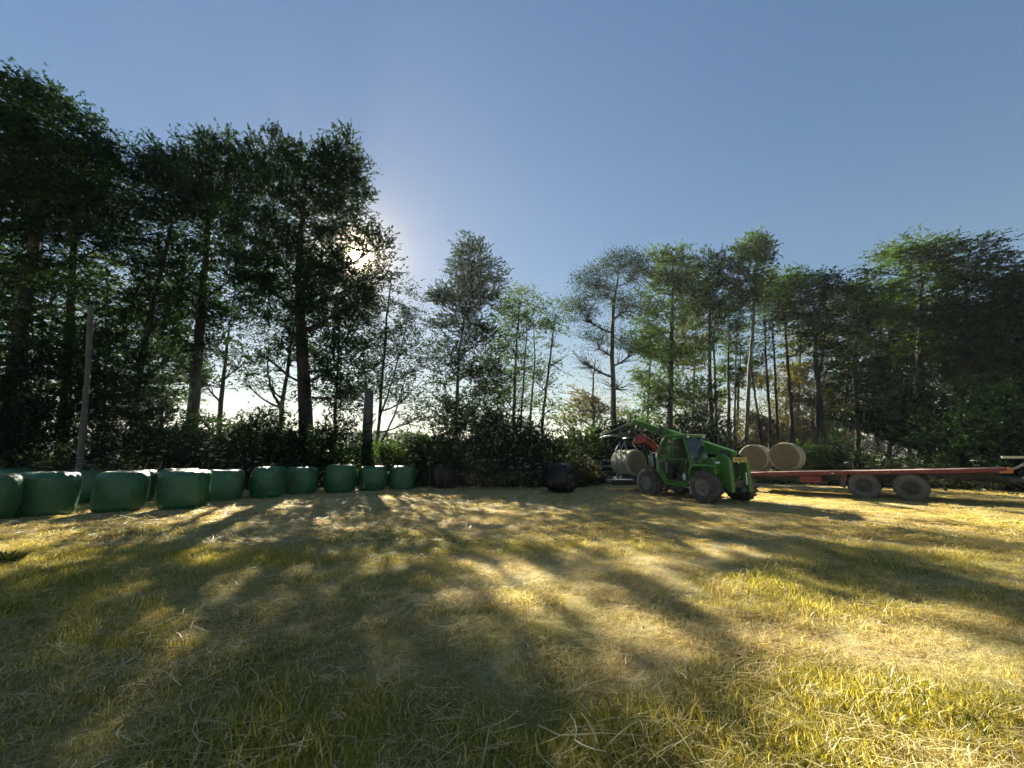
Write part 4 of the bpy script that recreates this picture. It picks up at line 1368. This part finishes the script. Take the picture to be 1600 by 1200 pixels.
# registration plate, its characters too small to read
pl = obj('number_plate', MB().box(-1.985, -1.965, -.40, .26, 1.34, 1.50), M['yellow'], tele, .006)
ch = MB()
for y, segs in ((.13, 'L_-'), (.03, 'I'), (-.07, 'L-I'), (-.19, 'IT'), (-.30, 'I-')):
    yy = y
    if 'I' in segs: ch.box(-1.990, -1.984, yy - .012, yy + .004, 1.375, 1.465)
    if 'L' in segs: ch.box(-1.990, -1.984, yy + .020, yy + .034, 1.375, 1.465)
    if '_' in segs: ch.box(-1.9895, -1.984, yy - .03, yy + .018, 1.375, 1.39)
    if '-' in segs: ch.box(-1.9895, -1.984, yy - .035, yy + .018, 1.412, 1.428)
    if 'T' in segs: ch.box(-1.9895, -1.984, yy - .045, yy + .03, 1.45, 1.465)
obj('plate_characters', ch, M['black'], pl)
# boom
b0, b1 = Vector((-1.78, -.08, 1.55)), Vector((3.02, -.08, 3.06))
bd = (b1 - b0).normalized()
obj('boom', MB().bar(b0, b0 + bd * 3.3, .28, .31), TG, tele, .02)
ext = obj('boom_extension', MB().bar(b0 + bd * 2.9, b1 + bd * .03, .20, .22), TG, tele, .012)
obj('boom_collar', MB().bar(b0 + bd * 3.2, b0 + bd * 3.36, .33, .37), DK, tele, .01)
obj('boom_pivot', MB().tube([(-1.62, -.36, 1.60), (-1.62, .28, 1.60)], .10, 14), DK, tele)
hd = Vector((3.05, -.08, 3.02))
obj('boom_head', MB().prism([(2.92, 3.10), (3.10, 3.12), (3.40, 2.50), (3.38, 2.36), (3.26, 2.36), (3.04, 2.86)], -.15, -.01), DK, tele, .015)
# bale grab hanging from the boom head
grab = obj('bale_grab', MB().bar((3.30, -.78, 2.42), (3.30, .62, 2.42), .12, .14).bar((3.34, -.78, 2.72), (3.34, .62, 2.72), .08, .08).bar((3.32, -.30, 2.4), (3.32, -.30, 2.9), .07, .07).bar((3.32, .14, 2.4), (3.32, .14, 2.9), .07, .07), M['dark_paint'], tele, .008)
for s, y in ((1, .60), (-1, -.76)):
    obj('grab_arm', MB().tube([(3.30, y, 2.42), (3.6, y + .10 * s, 2.44), (4.2, y + .12 * s, 2.43), (4.72, y + .02 * s, 2.38)], [.05, .05, .045, .03], 8), GM, grab)
    obj('grab_strut', MB().bar((3.05, y * .25 - .05, 3.02), (4.55, y + .05 * s, 2.50), .04, .05), GM, grab)
obj('grab_ram', MB().tube([(3.4, -.5, 2.56), (3.4, .1, 2.56)], .045, 8).tube([(3.4, .1, 2.56), (3.4, .5, 2.56)], .025, 8), GM, grab)

# ------------------------------------------------------------------ bale wrapper with a bale on its table
WB = Vector((5.42, 18.3, 0))
wr = thing('bale_wrapper', 'black and red bale wrapping machine holding a round bale in front of the telehandler', 'farm machine', (WB.x, WB.y, 0), 0)
obj('base_frame', MB().box(-1.05, 1.5, -.75, -.60, .30, .46).box(-1.05, 1.5, .55, .70, .30, .46).box(-1.06, -.9, -.8, .75, .28, .5).box(.7, .85, -.6, .55, .30, .46), DK, wr, .01)
obj('table', MB().box(-.72, .62, -.72, .72, .48, .56), DK, wr, .01)
for y in (-.36, .36):
    o = obj('roller', MB().tube([(-.62, y, .60), (.56, y, .60)], .09, 14), M['black'], wr)
    o.rotation_euler = (0, 0, 0)
obj('front_skid', MB().box(-1.12, -.30, -1.02, -.72, .38, .52), M['black'], wr, .02)
obj('skid_lit_edge', MB().box(-1.12, -.28, -1.04, -.70, .522, .548), M['white'], wr, .006)  # sunlit upper edge of the black skid, put in as a white strip
tw = tyre_mesh(.30, .2, .16, 14, .015).mesh('tyre'); rw = rim_mesh(.16, .2, 5).mesh('rim')
for y in (-.86, .86): wheel(wr, 1.0, y, .30, tw, rw)
obj('mast', MB().box(1.15, 1.38, -.14, .14, .46, 1.9), DK, wr, .012)
obj('wrapping_arm', MB().bar((1.34, -.1, 1.62), (.42, -.22, 2.42), .26, .20).bar((1.42, -.34, 1.66), (.62, -.42, 2.36), .08, .10), M['red_paint'], wr, .02)
obj('arm_head', MB().prism([(.08, 2.16), (.12, 2.36), (.42, 2.50), (.62, 2.44), (.5, 2.12), (.3, 2.06)], -.42, -.08), M['red_paint'], wr, .03)
obj('film_dispenser', MB().tube([(.62, -.72, 1.05), (.62, -.72, 1.55)], .10, 14).tube([(.62, -.72, .95), (.62, -.72, 1.62)], .03, 8).bar((.62, -.72, 1.62), (1.3, -.2, 1.75), .05, .05), GM, wr)
obj('arm_edge', MB().bar((1.25, -.40, 1.80), (.42, -.44, 2.52), .02, .03), M['pale_paint'], wr)
for x in (-.74, -.52):
    obj('guard_hoop', MB().tube([(x - .12, -.62, .50), (x - .13, -.66, 1.4), (x - .1, -.6, 1.8), (x + .10, -.52, 2.16), (x + .13, -.5, 1.8), (x + .12, -.5, 1.4)], .026, 8), M['galv'], wr)
obj('strut', MB().tube([(.15, .3, 2.2), (.5, .1, 1.5), (.62, .1, .6)], .035, 8).tube([(-.1, .5, 2.15), (.0, .5, 1.5), (.1, .6, .5)], .03, 8), DK, wr)
obj('drawbar', MB().bar((1.4, 0, .38), (2.2, -.25, .42), .10, .12), DK, wr)
hay_bale('round hay bale resting on the table of the bale wrapper', (WB.x - .12, WB.y + .1, .66), Vector((f2.x, f2.y, 0)), 1.14, 1.15)

# ------------------------------------------------------------------ flatbed trailer (x towards its raised end, near side at -y)
d2 = Vector((.72, -.69)).normalized()
TR0 = Vector((14.18, 15.43, 0))
trailer = thing('flatbed_trailer', 'long red flatbed trailer on two axles carrying two round bales', 'trailer', (TR0.x, TR0.y, hz(TR0.x, TR0.y) - .02), math.atan2(d2.y, d2.x))
TILT = .050


def trl(x, y, z):
    a = trailer.rotation_euler.z
    return Vector((TR0.x + math.cos(a) * x - math.sin(a) * y, TR0.y + math.sin(a) * x + math.cos(a) * y, z))


def dz(x): return 1.04 + TILT * x


def tb(mb, x0, x1, y0, y1, za, zb):
    """a box following the deck's tilt; za, zb below the deck top"""
    vs = [(x, y, dz(x) - z) for z in (zb, za) for y in (y0, y1) for x in (x0, x1)]
    return mb.add(vs, [(0, 2, 3, 1), (4, 5, 7, 6), (0, 1, 5, 4), (2, 6, 7, 3), (0, 4, 6, 2), (1, 3, 7, 5)])


TRD = M['trailer_red']
X0, X1 = -4.95, 2.86
for y in (-1.2, 1.13): obj('side_rail', tb(MB(), X0, X1, y, y + .07, 0, .125), TRD, trailer, .012)
obj('end_rail', tb(MB(), X1 + .003, X1 + .07, -1.2, 1.2, -.005, .17), TRD, trailer, .012)
obj('end_rail', tb(MB(), X0 - .07, X0 - .003, -1.2, 1.2, -.005, .17), TRD, trailer, .012)
npk = 26
for k in range(npk):
    a = X0 + (X1 - X0) * k / npk
    obj('plank', tb(MB(), a + .006, a + (X1 - X0) / npk - .006, -1.126, 1.126, .012 + random.uniform(-.004, .004), .05), M['plank'], trailer)
for y in (-.5, .38): obj('chassis_beam', tb(MB(), X0 + .1, X1 - .1, y, y + .12, .152, .34), DK, trailer, .01)
cm = MB()
for k in range(10): tb(cm, X0 + .4 + k * .78, X0 + .48 + k * .78, -1.12, 1.12, .052, .148)
obj('cross_members', cm, DK, trailer)
tt = tyre_mesh(.47, .36, .245, 26, .014).mesh('tyre'); rt = rim_mesh(.245, .36, 8).mesh('rim')
for x in (-.62, .62):
    for y in (-.95, .95): wheel(trailer, x, y, .47, tt, rt, 0, 'tyre_pale')
    obj('axle', MB().tube([(x, -.8, .47), (x, .8, .47)], .06, 10), DK, trailer)
for y in (-.5, .38):
    obj('suspension', MB().prism([(-.9, .62), (-.62, .5), (0, .66), (.62, .5), (.9, .70), (.5, .84), (-.5, .80)], y, y + .1), DK, trailer, .01)
obj('tool_box', tb(MB(), -2.56, -1.84, -1.05, -.6, .155, .42), M['trailer_red'], trailer, .02)
obj('mud_flap', MB().prism([(-1.22, .96), (-1.14, .96), (-1.12, .42), (-1.18, .36), (-1.30, .42)], -1.14, -.76), DK, trailer, .006)
obj('flap_bracket', MB().prism([(-1.13, .96), (-1.07, .96), (-1.07, .62), (-1.13, .62)], -1.15, -.80), TRD, trailer, .006)
obj('mud_flap', MB().prism([(1.08, .93), (1.16, .90), (1.42, .66), (1.47, .42), (1.42, .40), (1.35, .62), (1.02, .92)], -1.14, -.76), DK, trailer, .006)
obj('mud_flap', MB().prism([(1.08, .93), (1.16, .90), (1.42, .66), (1.47, .42), (1.42, .40), (1.35, .62), (1.02, .92)], .76, 1.14), DK, trailer, .006)
obj('end_bracket', MB().prism([(2.66, 1.02), (2.93, 1.03), (2.97, 1.20), (2.86, 1.21), (2.80, 1.10), (2.66, 1.08)], -1.21, -1.10), M['orange'], trailer, .008)
obj('drawbar', MB().bar((1.8, 0, .80), (4.3, 0, .72), .16, .16).bar((2.2, -.45, .92), (3.5, -.06, .76), .10, .12).bar((2.2, .45, .92), (3.5, .06, .76), .10, .12), DK, trailer, .01)
obj('jack_leg', MB().box(2.40, 2.52, -.45, -.33, .52, .95).prism([(2.05, .70), (2.62, .52), (2.66, .58), (2.1, .80)], -.75, -.45), DK, trailer, .008)
obj('side_lamp', MB().box(.06, .14, -1.215, -1.2, .965, .995), M['orange'], trailer)
obj('side_lamp', MB().box(-1.5, -1.42, -1.215, -1.2, .885, .915), M['white'], trailer)
tl_ax = Vector((-math.sin(trailer.rotation_euler.z), math.cos(trailer.rotation_euler.z), 0))
for s, lab in ((-2.78, 'round hay bale on the trailer, nearer the trailer wheels'), (-3.95, 'round hay bale on the trailer, partly hidden by the telehandler rear')):
    hay_bale(lab, trl(s - .24, -.20, dz(s) + .01), tl_ax, 1.17, 1.2)

# ------------------------------------------------------------------ gate, pale frame, plastic sheet, tuft
ga, gb = at(912, 742, 22.3), at(990, 742, 21.2)
ga.z = gb.z = 0
dv = (gb - ga); gl_ = dv.length
gate = thing('field_gate', 'grey metal field gate between the yellow weeds and the bale wrapper', 'gate', ga, math.atan2(dv.y, dv.x))
for z in (.42, .70, .98, 1.26): obj('rail', MB().tube([(0, 0, z), (gl_, 0, z)], .035, 8), M['galv'], gate)
for x in (.03, gl_ * .37, gl_ * .7, gl_ - .03): obj('upright', MB().box(x - .03, x + .03, -.05, -.037, .38, 1.30), M['galv'], gate)
obj('post', MB().box(-.28, -.10, -.09, .09, -.1, 1.45), M['bark_pale'], gate, .02)

fb = at(1588, 716, 12.0); fb.z = 0
fr = thing('bar_frame', 'pale bar frame with slanting struts past the raised end of the trailer', 'farm implement', fb, -.35)
ht = at(1585, 714.5, 12.0).z
obj('top_bar', MB().bar((-.32, 0, ht), (2.4, 0, ht), .06, .07), M['pale_paint'], fr, .006)
obj('strut', MB().bar((.42, .02, ht - .05), (-.12, .0, ht - .34), .05, .05).bar((.40, -.03, ht - .30), (.0, -.03, ht - .62), .04, .04), GM, fr)
obj('lower_bar', MB().bar((-.2, .05, ht - .66), (2.4, .05, ht - .66), .08, .08), DK, fr)
for x in (.5, 2.2): obj('leg', MB().bar((x, .05, ht - .03), (x + .1, .05, 0), .06, .06), GM, fr)
for s in (1,): wheel(fr, 1.4, .4, .35, tw, rw)

sp = G(838, 757)
vs, fs = [], []
nx, ny = 22, 14
for j in range(ny):
    for i in range(nx):
        x, y = (i / (nx - 1) - .5) * 1.15, (j / (ny - 1) - .5) * .7
        h = .20 * abs(mnoise.noise(Vector((x * 3, y * 3, 4)))) + .10 * abs(mnoise.noise(Vector((x * 9, y * 9, 1)))) + .22 * max(0, x - .1)
        e = mnoise.noise(Vector((x * 4, y * 4, 9))) * .12
        vs.append((x + e, y + e, h * max(0, 1 - (2 * y / .7) ** 2 * .5)))
for j in range(ny - 1):
    for i in range(nx - 1): fs.append((j * nx + i, j * nx + i + 1, (j + 1) * nx + i + 1, (j + 1) * nx + i))
o = obj('plastic_sheet', MB().add(vs, fs, True), M['film_pale'])
tag(o, 'crumpled pale plastic sheet lying against the black bale on its side', 'plastic sheet')
o.location = (sp.x, sp.y, hz(sp.x, sp.y) + .01)
so = o.modifiers.new('thickness', 'SOLIDIFY'); so.thickness = .004


def tuft(p, n, R, H, label):
    V = []
    for i in range(n):
        a, rr = RNG.random() * 6.28, R * RNG.random() ** .6
        b = np.array([rr * math.cos(a), rr * math.sin(a), 0])
        d = np.array([math.cos(a) * .5 + RNG.normal() * .3, math.sin(a) * .5 + RNG.normal() * .3, 1.0]); d /= np.linalg.norm(d)
        L = H * (.5 + .6 * RNG.random())
        s = np.cross(d, RNG.normal(size=3)); s /= np.linalg.norm(s)
        m = b + d * L * .55
        t_ = b + d * L + np.array([math.cos(a), math.sin(a), -.6]) * L * .25
        V.append([b - s * .006, b + s * .006, m + s * .006, m - s * .006]); V.append([m - s * .006, m + s * .006, t_ + s * .001, t_ - s * .001])
    o = obj('grass_tuft', quads_mesh('grass_tuft', np.array(V)), M['weed'])
    o.location = p
    return tag(o, label, 'grass tuft')


g = G(6, 880); tuft((g.x, g.y, 0), 520, .16, .22, 'dark uncut grass tuft alone at the edge of the field near the first bale')

# sunlit yellow weeds by the gate
g = at(905, 745, 20.2)
root = thing('weed_clump', 'yellow-green sunlit weed clump between the lying black bale and the gate', 'weeds', (g.x, g.y, 0))
V, _ = crown_leaves([(np.array([g.x, 20.2, .62]), .75, .6, .55, 1), (np.array([g.x + .5, 20.2, .8]), .5, .4, .4, 1)], 2.6, 'shrub', .6, .8)
obj('foliage', quads_mesh('foliage', V - np.array([g.x, g.y, 0]), 3), M['leaf_gold'], root)
sm = MB()
for k in range(9):
    a = k * .7
    sm.tube([(0.1 * math.cos(a), .1 * math.sin(a), 0), (.45 * math.cos(a), .35 * math.sin(a), .8)], [.01, .006], 4, False)
obj('stem', sm, M['stem'], root)
# thin evening haze in the air over the field
hm = bpy.data.materials.new('haze'); hm.use_nodes = True
hn = hm.node_tree.nodes; hn.clear()
ho = hn.new('ShaderNodeOutputMaterial'); pv = hn.new('ShaderNodeVolumePrincipled')
pv.inputs['Density'].default_value = 0.00036
pv.inputs['Anisotropy'].default_value = 0.4
pv.inputs['Color'].default_value = (0.92, 0.95, 1.0, 1)
hm.node_tree.links.new(pv.outputs[0], ho.inputs['Volume'])
tag(obj('haze', MB().box(-640, 640, -640, 640, -1.3, 24), hm), 'thin evening haze over the field', kind='stuff')
print('objects', len(sc.objects), max((o.matrix_world @ Vector(c)).z for o in sc.objects if o.type == 'MESH' and o.name != 'haze' for c in o.bound_box))
